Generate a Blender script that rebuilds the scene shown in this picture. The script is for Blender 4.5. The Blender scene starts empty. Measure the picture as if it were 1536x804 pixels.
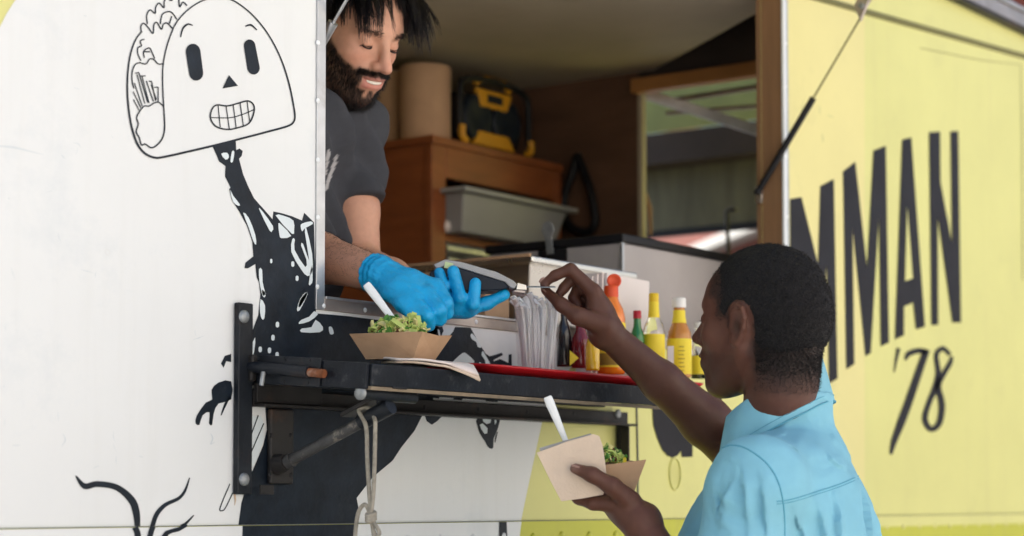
import bpy, bmesh, math, random
import numpy as np
from mathutils import Vector, Matrix
from mathutils.geometry import tessellate_polygon

S = bpy.context.scene
COL = S.collection
random.seed(7); RNG = np.random.default_rng(7)

# ---------------------------------------------------------------- camera
F = 3000.0; CAMH = 2.03; CAMZ = 1.35; PITCH = math.radians(3); HY = 749.0; VX = 2990.0
AZ = math.atan((VX-768)/F*math.cos(PITCH)); PX = 768.0; PY = HY-F*math.tan(PITCH)
FW = np.array([math.cos(AZ)*math.cos(PITCH), math.sin(AZ)*math.cos(PITCH), math.sin(PITCH)])
RT = np.array([math.sin(AZ), -math.cos(AZ), 0.0]); UP = np.cross(RT, FW)
CAM = np.array([0, -CAMH, CAMZ])
cd = bpy.data.cameras.new('camera'); cam = bpy.data.objects.new('camera', cd); COL.objects.link(cam)
cam.matrix_world = Matrix(((RT[0], UP[0], -FW[0], CAM[0]), (RT[1], UP[1], -FW[1], CAM[1]), (RT[2], UP[2], -FW[2], CAM[2]), (0, 0, 0, 1)))
cd.sensor_width = 36; cd.lens = 36*F/1536; cd.shift_y = (PY-402)/1536; cd.clip_end = 500
cd.dof.use_dof = True; cd.dof.focus_distance = 3.03; cd.dof.aperture_fstop = 3.6
S.camera = cam
# ---------------------------------------------------------------- sky, sun, exposure
SUN_EL = math.radians(52); SUN_AZ = math.radians(8)      # azimuth clockwise from +Y: behind the truck, its street side is in open shade
w = bpy.data.worlds.new('World'); S.world = w; w.use_nodes = True
nt = w.node_tree; bg = nt.nodes['Background']; sk = nt.nodes.new('ShaderNodeTexSky')
sk.sky_type = 'NISHITA'; sk.sun_disc = False; sk.sun_elevation = SUN_EL; sk.sun_rotation = SUN_AZ
sk.air_density = 1.0; sk.dust_density = 3.0; sk.ozone_density = 1.0
nt.links.new(sk.outputs[0], bg.inputs[0]); bg.inputs[1].default_value = 0.085
sl = bpy.data.lights.new('sun', 'SUN'); sl.energy = 5.0; sl.angle = math.radians(0.6); sl.color = (1, 0.945, 0.885)
so = bpy.data.objects.new('sun', sl); COL.objects.link(so)
sd = Vector((math.sin(SUN_AZ)*math.cos(SUN_EL), math.cos(SUN_AZ)*math.cos(SUN_EL), math.sin(SUN_EL)))
so.rotation_euler = sd.to_track_quat('Z', 'Y').to_euler()
S.view_settings.view_transform = 'Standard'; S.view_settings.look = 'None'
S.view_settings.exposure = 1.66; S.view_settings.gamma = 1.0; S.view_settings.use_curve_mapping = False
S.render.engine = 'CYCLES'

# ---------------------------------------------------------------- pixel -> place
def ray(x, y): return FW+RT*((x-PX)/F)-UP*((y-PY)/F)
def onY(x, y, Y=0.0): d = ray(x, y); return CAM+d*((Y-CAM[1])/d[1])
def onX(x, y, X): d = ray(x, y); return CAM+d*((X-CAM[0])/d[0])
def onZ(x, y, Z): d = ray(x, y); return CAM+d*((Z-CAM[2])/d[2])
def dep(x, y, z): return CAM+ray(x, y)*z
V = lambda *a: np.array(a, float)
def unit(v): v = np.asarray(v, float); return v/np.linalg.norm(v)

# ---------------------------------------------------------------- materials
def mat(name, col, rough=0.6, metal=0.0, var=0.0, vscale=6.0, bump=0.0, bscale=60.0, dirt=None, dscale=3.0, damt=0.5,
        streak=None, stre=0.3, coat=0.0, sss=0.0, sub=(1, .4, .25), alpha=1.0, trans=0.0, ior=1.45, attr=None, stretch=None, spec=None):
    m = bpy.data.materials.new(name); m.use_nodes = True; n = m.node_tree.nodes; L = m.node_tree.links
    b = n['Principled BSDF']
    b.inputs['Roughness'].default_value = rough; b.inputs['Metallic'].default_value = metal
    b.inputs['IOR'].default_value = ior
    if spec is not None: b.inputs['Specular IOR Level'].default_value = spec
    if coat: b.inputs['Coat Weight'].default_value = coat; b.inputs['Coat Roughness'].default_value = .15
    if sss:
        b.inputs['Subsurface Weight'].default_value = sss; b.inputs['Subsurface Radius'].default_value = sub
        b.inputs['Subsurface Scale'].default_value = 0.006
    if trans: b.inputs['Transmission Weight'].default_value = trans
    if alpha < 1: b.inputs['Alpha'].default_value = alpha
    tc = n.new('ShaderNodeTexCoord'); vec = tc.outputs['Object']
    if stretch:
        mp = n.new('ShaderNodeMapping'); mp.inputs['Scale'].default_value = stretch; L.new(vec, mp.inputs[0]); vec = mp.outputs[0]
    rgb = n.new('ShaderNodeRGB'); rgb.outputs[0].default_value = (*col, 1); out = rgb.outputs[0]
    if attr:
        at = n.new('ShaderNodeAttribute'); at.attribute_name = attr; out = at.outputs['Color']
    def noise(scale, det=6, v=vec, ro=.6):
        t = n.new('ShaderNodeTexNoise'); t.inputs['Scale'].default_value = scale; t.inputs['Detail'].default_value = det
        t.inputs['Roughness'].default_value = ro; L.new(v, t.inputs['Vector']); return t.outputs['Fac']
    def ramp(f, a, c):
        r = n.new('ShaderNodeMapRange'); r.inputs['From Min'].default_value = a; r.inputs['From Max'].default_value = c; L.new(f, r.inputs['Value']); return r.outputs[0]
    def mix(fac, a, c, bt='MIX'):
        x = n.new('ShaderNodeMix'); x.data_type = 'RGBA'; x.blend_type = bt
        if isinstance(fac, float): x.inputs[0].default_value = fac
        else: L.new(fac, x.inputs[0])
        for s, q in ((6, a), (7, c)):
            if isinstance(q, tuple): x.inputs[s].default_value = (*q, 1)
            else: L.new(q, x.inputs[s])
        return x.outputs[2]
    def mul(f, k):
        x = n.new('ShaderNodeMath'); x.operation = 'MULTIPLY'; L.new(f, x.inputs[0]); x.inputs[1].default_value = k; return x.outputs[0]
    if var:
        f = ramp(noise(vscale), .3, .7); h = n.new('ShaderNodeHueSaturation'); L.new(out, h.inputs['Color'])
        r = n.new('ShaderNodeMapRange'); r.inputs['To Min'].default_value = 1-var; r.inputs['To Max'].default_value = 1+var*.6
        L.new(f, r.inputs['Value']); L.new(r.outputs[0], h.inputs['Value']); out = h.outputs[0]
    if dirt:
        f = mul(ramp(noise(dscale, 8, ro=.7), .56, .78), damt); out = mix(f, out, dirt)
    if streak:
        mp = n.new('ShaderNodeMapping'); mp.inputs['Scale'].default_value = (18, 18, 1.2); L.new(tc.outputs['Object'], mp.inputs[0])
        f = mul(ramp(noise(1.0, 5, mp.outputs[0]), .52, .8), stre); out = mix(f, out, streak)
    L.new(out, b.inputs['Base Color'])
    if bump:
        bp = n.new('ShaderNodeBump'); bp.inputs['Strength'].default_value = bump; bp.inputs['Distance'].default_value = .004
        L.new(noise(bscale, 4), bp.inputs['Height']); L.new(bp.outputs[0], b.inputs['Normal'])
    if rough > .15 and metal > .3:
        r = n.new('ShaderNodeMapRange'); r.inputs['To Min'].default_value = rough*.7; r.inputs['To Max'].default_value = min(1, rough*1.4)
        L.new(noise(vscale*3), r.inputs['Value']); L.new(r.outputs[0], b.inputs['Roughness'])
    return m
M = {}
M['yellow'] = mat('yellow_paint', (.68, .665, .245), .42, var=.06, vscale=3, bump=.04, bscale=90, dirt=(.42, .40, .18), dscale=5, damt=.25, streak=(.55, .50, .22), stre=.25)
M['yellow2'] = mat('warm_yellow_tone', (.73, .665, .28), .45, var=.05, vscale=3, bump=.04, dirt=(.5, .47, .2), dscale=7, damt=.4)
M['lime'] = mat('lime_paint', (.52, .53, .05), .42, var=.07, vscale=4, bump=.05, streak=(.40, .38, .10), stre=.4)
M['white'] = mat('white_paint', (.745, .765, .76), .45, var=.05, vscale=1.6, bump=.08, bscale=22, dirt=(.50, .56, .60), dscale=3.2, damt=.5, streak=(.60, .60, .56), stre=.28)
M['black'] = mat('black_mural_paint', (.010, .016, .025), .45, spec=.25, var=.5, vscale=22, bump=.16, bscale=150, dirt=(.035, .042, .05), dscale=14, damt=.6)
M['letter'] = mat('black_lettering_paint', (.016, .015, .019), .5, var=.3, vscale=9, bump=.05, spec=.22, dirt=(.05, .05, .055), dscale=16, damt=.35)
M['palewhite'] = mat('pale_blue_white_paint', (.68, .75, .77), .5, var=.05)
M['seam'] = mat('grey_sealant', (.15, .155, .14), .7)
M['olive'] = mat('olive_trim', (.16, .15, .045), .5, var=.15)
M['alu'] = mat('aluminium_trim', (.50, .51, .52), .34, .85, var=.22, vscale=14, bump=.06, dirt=(.25, .22, .2), dscale=16, damt=.6)
M['steel'] = mat('stainless_steel', (.66, .63, .58), .28, 1.0, var=.06, vscale=4)
M['alurust'] = mat('stained_aluminium', (.42, .37, .34), .34, .75, var=.3, vscale=10, dirt=(.20, .12, .09), dscale=9, damt=.7, bump=.05)
M['iron'] = mat('black_painted_iron', (.012, .015, .020), .45, .0, spec=.3, var=.45, vscale=18, bump=.22, bscale=70, dirt=(.10, .055, .035), dscale=13, damt=.55)
M['iron2'] = mat('greasy_dark_iron', (.024, .022, .021), .48, .0, spec=.3, var=.4, vscale=14, bump=.2, bscale=60, dirt=(.13, .055, .025), dscale=10, damt=.6)
M['rust'] = mat('rusty_rod', (.26, .085, .03), .75, .1, var=.45, vscale=40, bump=.4, bscale=140, dirt=(.42, .36, .30), dscale=50, damt=.8)
M['wornpipe'] = mat('worn_painted_pipe', (.055, .055, .055), .5, .1, var=.4, vscale=30, bump=.3, bscale=120, dirt=(.5, .44, .35), dscale=38, damt=1.0)
M['bolt'] = mat('dull_bolt', (.33, .35, .36), .5, .6, var=.3, vscale=50)
M['rope'] = mat('weathered_rope', (.36, .33, .27), .9, var=.3, vscale=90, bump=.6, bscale=400)
M['shelf'] = mat('black_shelf_edge', (.011, .014, .020), .45, spec=.25, var=.4, vscale=20, bump=.2, bscale=110, dirt=(.12, .12, .12), dscale=40, damt=.6)
M['ply'] = mat('dirty_plywood', (.27, .21, .14), .8, var=.3, vscale=20)
M['wood'] = mat('brown_stained_wood', (.27, .078, .024), .45, var=.3, vscale=5, bump=.06, dirt=(.15, .05, .02), dscale=3, damt=.6, stretch=(1, 1, 5))
M['wooddark'] = mat('dark_brown_wood', (.13, .066, .038), .55, var=.3, vscale=4, stretch=(1, 1, 4))
M['jamb'] = mat('brown_painted_jamb', (.23, .125, .06), .5, var=.15, vscale=6, stretch=(14, 14, 1))
M['orangewood'] = mat('orange_varnished_wood', (.42, .19, .06), .4, var=.15, vscale=7)
M['ceiling'] = mat('dull_ceiling_panel', (.46, .395, .29), .6, var=.16, vscale=3, dirt=(.28, .22, .13), dscale=4, damt=.5)
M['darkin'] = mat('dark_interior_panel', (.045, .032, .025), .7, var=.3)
M['greybin'] = mat('grey_plastic', (.33, .33, .33), .5, var=.06)
M['greybox'] = mat('grey_enamel', (.36, .33, .32), .45, var=.08, vscale=9, bump=.04)
M['blackp'] = mat('black_plastic', (.010, .010, .012), .45, var=.1, spec=.3)
M['darkblue'] = mat('dark_blue_plastic', (.008, .013, .022), .45, spec=.3)
M['yellowp'] = mat('orange_yellow_plastic', (.62, .29, .015), .42, var=.06)
M['kraft'] = mat('brown_kraft_paper', (.52, .32, .19), .85, var=.12, vscale=12, bump=.05)
M['kraft2'] = mat('tan_paper_board', (.46, .29, .17), .75, var=.12, vscale=15, bump=.08, dirt=(.32, .18, .09), dscale=20, damt=.5)
M['napkin'] = mat('unbleached_napkin_paper', (.66, .53, .41), .9, var=.06, vscale=30, bump=.25, bscale=260)
M['napwhite'] = mat('pale_napkin_paper', (.74, .66, .62), .9, var=.05, vscale=30, bump=.2, bscale=240)
M['card'] = mat('white_card', (.72, .66, .63), .7, var=.04)
M['red'] = mat('red_tray_plastic', (.52, .012, .018), .33, var=.1, vscale=10, bump=.05)
M['whitep'] = mat('white_plastic', (.80, .83, .84), .3)
M['forkp'] = mat('translucent_white_plastic', (.88, .89, .90), .3, sss=.6, sub=(1, 1, 1))
M['clearp'] = mat('clear_cup_plastic', (.9, .92, .94), .15, alpha=.07)
M['glass'] = mat('clear_glass', (.95, .97, .97), .02, trans=1.0, ior=1.45)
M['winglass'] = mat('cab_glass', (.85, .9, .85), .03, trans=1.0, ior=1.05)
M['asphalt'] = mat('asphalt', (.055, .055, .058), .9, var=.2, vscale=5, bump=.4, bscale=200)
M['concrete'] = mat('concrete', (.45, .43, .40), .85, var=.12, vscale=4, bump=.2, bscale=90)
M['rubber'] = mat('tyre_rubber', (.02, .02, .02), .8)

# ---------------------------------------------------------------- mesh helpers
def link(o, parent=None):
    COL.objects.link(o)
    if parent is not None: o.parent = parent
    return o
def mobj(name, verts, faces, m=None, parent=None, smooth=False):
    me = bpy.data.meshes.new(name); me.from_pydata([tuple(map(float, v)) for v in verts], [], [tuple(map(int, f)) for f in faces]); me.update()
    if smooth: me.polygons.foreach_set('use_smooth', [True]*len(me.polygons))
    if m is not None: me.materials.append(M[m] if isinstance(m, str) else m)
    return link(bpy.data.objects.new(name, me), parent)
def empty(name, loc=(0, 0, 0)):
    o = bpy.data.objects.new(name, None); o.empty_display_size = .05; COL.objects.link(o); return o
def tag(o, label=None, cat=None, group=None, kind=None):
    if label: o['label'] = label
    if cat: o['category'] = cat
    if group: o['group'] = group
    if kind: o['kind'] = kind
    return o
def frame(d, hint=(0, 0, 1)):
    d = unit(d); h = np.array(hint, float)
    if abs(d@h) > .97: h = np.array((1., 0, 0))
    a = unit(np.cross(h, d)); b = np.cross(d, a); return a, b, d
class MB:
    def __init__(s): s.v = []; s.f = []; s.sm = []
    def add(s, vs, fs, sm=False):
        o = len(s.v); s.v += [tuple(v) for v in vs]; s.f += [tuple(i+o for i in f) for f in fs]; s.sm += [sm]*len(fs); return s
    def hexa(s, p):  # 8 points: bottom 4 ccw, top 4
        return s.add(p, [(3, 2, 1, 0), (4, 5, 6, 7), (0, 1, 5, 4), (1, 2, 6, 5), (2, 3, 7, 6), (3, 0, 4, 7)])
    def box(s, x0, x1, y0, y1, z0, z1):
        return s.hexa([(x0, y0, z0), (x1, y0, z0), (x1, y1, z0), (x0, y1, z0), (x0, y0, z1), (x1, y0, z1), (x1, y1, z1), (x0, y1, z1)])
    def obox(s, c, ax, ay, az):  # centre, half-axis vectors
        c, ax, ay, az = map(np.asarray, (c, ax, ay, az))
        return s.hexa([c-ax-ay-az, c+ax-ay-az, c+ax+ay-az, c-ax+ay-az, c-ax-ay+az, c+ax-ay+az, c+ax+ay+az, c-ax+ay+az])
    def tube(s, pts, r, n=12, caps=True, flat=1.0, hint=(0, 0, 1), sm=True):
        pts = [np.asarray(p, float) for p in pts]; k = len(pts)
        rs = list(r) if hasattr(r, '__len__') else [r]*k
        vs = []; a = None
        for i in range(k):
            t = pts[min(i+1, k-1)]-pts[max(i-1, 0)]
            if a is None: a, b, _ = frame(t, hint)
            else:
                t = unit(t); a = unit(a-t*(a@t)); b = np.cross(t, a)
            for j in range(n):
                q = 2*math.pi*j/n; vs.append(pts[i]+rs[i]*(a*math.cos(q)+b*math.sin(q)*flat))
        fs = [(i*n+j, i*n+(j+1) % n, (i+1)*n+(j+1) % n, (i+1)*n+j) for i in range(k-1) for j in range(n)]
        s.add(vs, fs, sm)
        if caps:
            s.add(vs[:n], [tuple(range(n-1, -1, -1))]); s.add(vs[-n:], [tuple(range(n))])
        return s
    def lathe(s, prof, o=(0, 0, 0), axis=(0, 0, 1), n=28, sm=True):
        a, b, d = frame(axis); o = np.asarray(o, float); vs = []
        for (r, h) in prof:
            for j in range(n):
                q = 2*math.pi*j/n; vs.append(o+d*h+r*(a*math.cos(q)+b*math.sin(q)))
        fs = [(i*n+j, i*n+(j+1) % n, (i+1)*n+(j+1) % n, (i+1)*n+j) for i in range(len(prof)-1) for j in range(n)]
        return s.add(vs, fs, sm)
    def prism(s, poly, off):
        k = len(poly); off = np.asarray(off, float); p = [np.asarray(q, float) for q in poly]
        tri = tessellate_polygon([[Vector(q) for q in p]])
        s.add(p+[q+off for q in p], [tuple(t) for t in tri]+[tuple(i+k for i in t[::-1]) for t in tri]+[(i, (i+1) % k, (i+1) % k+k, i+k) for i in range(k)])
        return s
    def build(s, name, m, parent=None, bevel=0.0, seg=2, sub=0):
        me = bpy.data.meshes.new(name); me.from_pydata([tuple(map(float, v)) for v in s.v], [], s.f); me.update()
        bm = bmesh.new(); bm.from_mesh(me); bmesh.ops.recalc_face_normals(bm, faces=bm.faces); bm.to_mesh(me); bm.free()
        me.polygons.foreach_set('use_smooth', s.sm if not bevel else [True]*len(me.polygons))
        me.materials.append(M[m] if isinstance(m, str) else m)
        o = link(bpy.data.objects.new(name, me), parent)
        if bevel:
            b = o.modifiers.new('bevel', 'BEVEL'); b.width = bevel; b.segments = seg; b.limit_method = 'ANGLE'; b.angle_limit = math.radians(35)
            b.harden_normals = True
        if sub:
            b = o.modifiers.new('sub', 'SUBSURF'); b.levels = b.render_levels = sub
        return o
def smoothpath(pts, n=6, closed=False):
    p = [np.asarray(q, float) for q in pts]; k = len(p); out = []
    rng = range(k) if closed else range(k-1)
    for i in rng:
        a = p[(i-1) % k] if closed or i else p[0]; b = p[i]; c = p[(i+1) % k]; d = p[(i+2) % k] if closed or i+2 < k else p[-1]
        for j in range(n):
            t = j/n; out.append(.5*((2*b)+(-a+c)*t+(2*a-5*b+4*c-d)*t*t+(-a+3*b-3*c+d)*t**3))
    if not closed: out.append(p[-1])
    return out
def zpx(x0, y0, sc):  # zoom-crop coords -> photograph pixels
    return lambda pts: [(x0+x/sc, y0+y/sc) for x, y in pts]
class Paint:          # flat paint on the truck's side (plane Y = y)
    def __init__(s, y): s.y = y; s.v = []; s.f = []
    def poly(s, px, sm=0):
        if sm: px = smoothpath(px, sm, True)
        p = [onY(q[0], q[1], s.y) for q in px]; o = len(s.v); s.v += p
        for t in tessellate_polygon([[Vector((q[0], q[2], 0)) for q in p]]): s.f.append(tuple(i+o for i in t))
        return s
    def stroke(s, px, wd, sm=5, closed=False):
        p = smoothpath(px, sm, closed) if sm else [np.asarray(q, float) for q in px]; k = len(p)
        ws = np.interp(np.linspace(0, 1, k), np.linspace(0, 1, len(wd)), wd) if hasattr(wd, '__len__') else [wd]*k
        o = len(s.v)
        for i in range(k):
            a = p[(i-1) % k] if closed else p[max(i-1, 0)]; b = p[(i+1) % k] if closed else p[min(i+1, k-1)]
            t = b-a; t = t/(np.linalg.norm(t)+1e-9); nrm = np.array((-t[1], t[0]))*ws[i]/2
            s.v += [onY(*(p[i]+nrm), s.y), onY(*(p[i]-nrm), s.y)]
        for i in range(k if closed else k-1):
            j = (i+1) % k; s.f.append((o+2*i, o+2*i+1, o+2*j+1, o+2*j))
        return s
    def build(s, name, m, parent): return mobj(name, s.v, s.f, m, parent)

# ================================================================ SETTING
g = MB().add([(-200, -200, 0), (200, -200, 0), (200, 200, 0), (-200, 200, 0)], [(0, 1, 2, 3)]).build('ground', 'asphalt'); tag(g, kind='structure')
sw = MB().box(-30, 40, -9, -.12, 0, .13).build('bounce_pavement', 'concrete', bevel=.015); tag(sw, kind='structure')  # unseen pale paving, added to bounce sunlight up into the truck
M['cream'] = mat('cream_stucco', (.66, .62, .56), .85, var=.06, vscale=1.5)
M['darkglass'] = mat('dark_window_glass', (.03, .04, .05), .08)
OB = empty('bounce_building'); tag(OB, 'unseen cream stucco building added across the street for warm bounce light', 'building')  # unseen facade, added to throw warm sunlight back at the truck
MB().box(-16, 22, -24, -15, 0, 9).build('wall', 'cream', OB); MB().box(-16.2, 22.2, -24.2, -14.8, 9.0, 9.4).build('parapet', 'cream', OB)
for i_ in range(12):
    for z_ in (1.1, 4.3, 6.8):
        wf = MB().box(-14.6+3.0*i_, -13.2+3.0*i_, -15, -14.95, z_, z_+1.6).build('window', 'cream', OB); MB().box(-14.5+3.0*i_, -13.3+3.0*i_, -14.949, -14.944, z_+.1, z_+1.5).build('pane', 'darkglass', wf)

# ================================================================ FOOD TRUCK
TR = empty('food_truck'); TR.location = (0, 0, 0)
tag(TR, 'white and yellow painted food truck with serving window and taco mural', 'food truck')
WX0, WX1, WZ0, WZ1 = 2.256, 3.703, 1.648, 2.50; X0, X1 = -1.2, 6.6; SEAM = 1.313; ROOF = 2.60; TH = .05
xs = [X0, WX0, WX1, X1]; zs = [SEAM, WZ0, WZ1, ROOF]
mb = MB()
for i in range(3):
    for j in range(3):
        if (i, j) != (1, 1):
            mb.add([(xs[i], 0, zs[j]), (xs[i+1], 0, zs[j]), (xs[i+1], 0, zs[j+1]), (xs[i], 0, zs[j+1])], [(0, 1, 2, 3)])
            mb.add([(xs[i], TH, zs[j]), (xs[i+1], TH, zs[j]), (xs[i+1], TH, zs[j+1]), (xs[i], TH, zs[j+1])], [(3, 2, 1, 0)])
side = mb.build('side_panel', 'yellow', TR)
MB().box(WX1+.001, WX1+.006, -.002, TH+.012, WZ0, WZ1).build('window_jamb', 'jamb', TR)
MB().box(WX0-.006, WX0-.001, .001, TH+.01, WZ0, WZ1).build('window_jamb', 'jamb', TR)
MB().box(WX0, WX1, .001, TH+.02, WZ0-.012, WZ0+.004).build('window_sill', 'alurust', TR, bevel=.002)
MB().box(WX0, WX1, .001, TH+.01, WZ1-.004, WZ1+.01).build('window_head', 'jamb', TR)
# lower skirt plate, overlapping the side panel
MB().box(X0, X1, -.004, .03, .42, SEAM).build('skirt_panel', 'lime', TR, bevel=.0015)
MB().box(4.0, X1, -.0046, -.0041, 1.288, SEAM-.001).build('skirt_band', 'yellow', TR)
# warmer, paler yellow band between the window and the big panel
p = Paint(-.0006); p.poly([(1181, -200), (1297, -200), (1297, 770), (1172, 790)]); p.build('warm_yellow_band', 'yellow2', TR)
# white field of the mural
p = Paint(-.0008)
pw = [(-500, 300), (-60, 140), (0, 40), (10, 20), (23, 0), (60, -60), (120, -130), (480, -150), (480, 455), (560, 466), (1000, 510), (905, 520), (860, 545), (832, 590), (815, 625), (803, 680), (790, 740), (781, 784)]
p.poly(pw+[(400, 788), (0, 793), (-500, 802)]); p.build('white_field', 'white', TR)
def skirt_poly(P, px): return P.poly(px)
p = Paint(-.0046)
tp = onY(775, 784, -.0046); zs_ = SEAM-.0015
def sk(name, xa_top, xa_bot, xb_top, xb_bot, m, y):   # paint on the skirt between two sloping edges
    z0, z1 = .6, SEAM-.0012
    return mobj(name, [(xa_bot, y, z0), (xb_bot, y, z0), (xb_top, y, z1), (xa_top, y, z1)], [(0, 1, 2, 3)], m, TR)
wx = lambda x, y=786: float(onY(x, y, 0)[0])
sk('white_field', X0, X0, wx(779), wx(779)-.15, 'white', -.0046)
sk('mural_figure', wx(360), wx(358)-.01, wx(531), wx(531)-.02, 'black', -.0056)
sk('mural_figure', wx(745), wx(745)-.01, wx(756), wx(756)+.05, 'black', -.0057)
# ---- taco drawing
z = zpx(150, 0, 3.091)
p = Paint(-.0018)
p.stroke(z([(195, 145), (165, 185), (142, 250), (130, 330), (127, 420), (135, 520), (150, 600), (175, 670), (210, 712), (255, 731), (300, 727), (400, 705), (520, 677), (650, 644), (780, 610), (870, 585), (898, 565), (904, 535), (898, 490), (880, 400), (850, 300), (810, 210), (760, 130), (700, 62), (640, 15), (600, -4), (550, -12), (490, -2), (440, 22), (390, 62), (350, 112), (325, 170), (305, 235), (292, 310), (291, 400), (296, 500), (300, 590), (290, 640), (265, 672), (238, 685), (210, 668), (192, 672), (183, 640), (168, 610), (178, 575), (170, 545), (185, 515)]), [2.2, 2.6, 3.2, 3.4, 3.2, 2.8, 2.4, 2.0, 2.0, 2.0, 2.0, 2.0, 2.3, 2.2, 2.2, 2.0])
for ln in ([(192, 150), (190, 122), (202, 108), (222, 125), (246, 155), (250, 116), (264, 104), (285, 136), (294, 113), (312, 107), (336, 132)],
           [(220, 112), (217, 72), (232, 46), (256, 62), (258, 36), (274, 14), (297, 36), (298, 8), (312, -12), (330, 3), (345, -14)],
           [(365, -10), (370, 32), (384, 10), (404, 26)], [(280, 112), (290, 66), (328, 55), (357, 90)], [(322, 110), (333, 75)],
           [(206, 182), (187, 190), (192, 212), (176, 222), (176, 250), (190, 282)], [(206, 268), (203, 238), (228, 222), (240, 240), (254, 272)], [(206, 240), (232, 240)],
           [(190, 292), (214, 296), (230, 274), (250, 276), (270, 296), (291, 296)], [(190, 290), (165, 298), (150, 332), (150, 380), (158, 410)],
           [(185, 515), (205, 492), (228, 492), (250, 478), (272, 474), (292, 490)]):
    p.stroke(z(ln), 1.9)
for a, b in (((172, 345), (208, 480)), ((195, 352), (228, 478)), ((215, 375), (248, 470)), ((238, 392), (262, 462)), ((160, 385), (196, 492)), ((155, 425), (190, 500)), ((156, 462), (182, 512)), ((162, 340), (180, 336)), ((180, 336), (222, 475)), ((188, 352), (212, 352)), ((226, 376), (240, 378)), ((240, 378), (258, 468)), ((252, 405), (270, 404)), ((270, 404), (270, 470))):
    p.stroke(z([a, b]), 1.6, 0)
def capsule(P, a, b, ra, rb, n=10):
    a = np.array(a); b = np.array(b); d = b-a; d = d/np.linalg.norm(d); e = np.array((-d[1], d[0])); pts = []
    for k in range(n+1): q = math.pi*k/n; pts.append(a-d*ra*math.sin(q)*1.1+e*ra*math.cos(q))
    for k in range(n+1): q = math.pi*k/n; pts.append(b+d*rb*math.sin(q)*1.1-e*rb*math.cos(q))
    P.poly(pts)
capsule(p, *z([(432, 240), (446, 338)]), 11, 10.6); capsule(p, *z([(694, 212), (712, 314)]), 8.6, 9.3)
p.poly(z([(598, 348), (568, 410), (640, 398)]))
p.stroke(z([(540, 487), (590, 491), (640, 479), (685, 468), (712, 486), (713, 525), (690, 572), (640, 592), (590, 600), (540, 587), (514, 553), (517, 512)]), 2.3, 5, True)
for ln in ([(513, 545), (600, 546), (660, 531), (714, 508)],): p.stroke(z(ln), 1.5)
for a, b in (((548, 490), (558, 590)), ((585, 491), (600, 598)), ((618, 485), (632, 594)), ((650, 477), (665, 582)), ((682, 470), (695, 565))): p.stroke(z([a, b]), 1.4, 0)
p.stroke(z([(374, 172), (385, 132), (408, 112), (430, 118)]), [1.6, 3, 1.6]); p.stroke(z([(674, 122), (700, 116), (728, 139)]), [1.6, 3, 1.6])
tag(p.build('taco_drawing', 'black', TR), 'outline drawing of a taco with a skull face')
# ---- dark figure under the taco
z = zpx(280, 200, 3.0909); y3 = zpx(280, 420, 2.0933)
p = Paint(-.0014)
fig = z([(120, 60), (228, 35), (230, 78), (245, 70), (260, 82), (255, 105), (243, 118), (262, 190), (285, 245), (312, 300), (338, 330), (352, 345), (398, 398), (402, 362), (440, 370), (490, 385), (535, 404), (545, 368), (590, 412)])
fig += [(474, 470), (520, 474), (600, 484), (640, 488), (660, 486), (655, 500), (645, 520), (640, 545), (650, 600), (632, 626), (622, 646), (602, 671), (589, 691), (559, 716), (535, 747), (538, 763), (533, 785)]
fig += [(358.5, 787)] + y3([(160, 790), (172, 700), (190, 640), (215, 580), (240, 520), (252, 470)]) + [(398, 610), (395, 590), (383, 560)] + y3([(208, 230), (195, 190), (225, 110), (232, 40)])
fig += z([(345, 770), (335, 690), (325, 668), (318, 606), (285, 626), (268, 626), (272, 600), (309, 570), (304, 500), (280, 430), (245, 365), (210, 310), (197, 258), (204, 252), (178, 200), (180, 152), (150, 130), (138, 100)])
p.poly(fig)
# blob between sill and shelf, claws, splashes
z2 = zpx(640, 470, 3.83)
p.poly(z2([(0, 110), (40, 85), (90, 75), (100, 110), (85, 160), (20, 240), (0, 330)]))
p.poly(z2([(165, 78), (252, 82), (300, 170), (340, 232), (362, 247), (395, 238), (432, 226), (438, 240), (384, 268), (386, 276), (422, 262), (470, 285), (472, 236), (488, 234), (490, 320), (380, 335), (-20, 340), (20, 250), (90, 160)]))
p.poly(z2([(0, 445), (85, 445), (70, 490), (0, 480)])); p.poly(z2([(180, 455), (240, 455), (200, 500), (150, 495)])); p.poly(z2([(325, 460), (408, 464), (408, 510), (340, 505)])); p.poly(z2([(-10, 590), (90, 590), (60, 620), (30, 640), (0, 620)]))
p.poly(z2([(292, 600), (410, 600), (415, 640), (398, 690), (385, 720), (383, 770), (370, 778), (350, 765), (335, 735), (305, 690), (292, 645)]), 2)
p.stroke(z2([(408, 680), (398, 710), (392, 742)]), [1, 2.2, 1.2])
p.poly(y3([(100, 322), (140, 318), (140, 375), (100, 388), (85, 420), (80, 455), (70, 450), (72, 415), (50, 425), (40, 455), (28, 450), (32, 425), (60, 385), (80, 375), (78, 345)]), 2)
p.poly(y3([(140, 232), (120, 238), (108, 262), (116, 276), (124, 255), (140, 258)])); p.stroke(y3([(137, 365), (122, 390), (108, 425)]), [2, 4, 1.5])
p.stroke(y3([(136, 640), (105, 715), (112, 724), (122, 715), (145, 668)]), 1.7); p.stroke(y3([(225, 425), (190, 520)]), 1.6, 0); p.stroke(y3([(242, 450), (190, 570)]), 1.6, 0)
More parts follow.
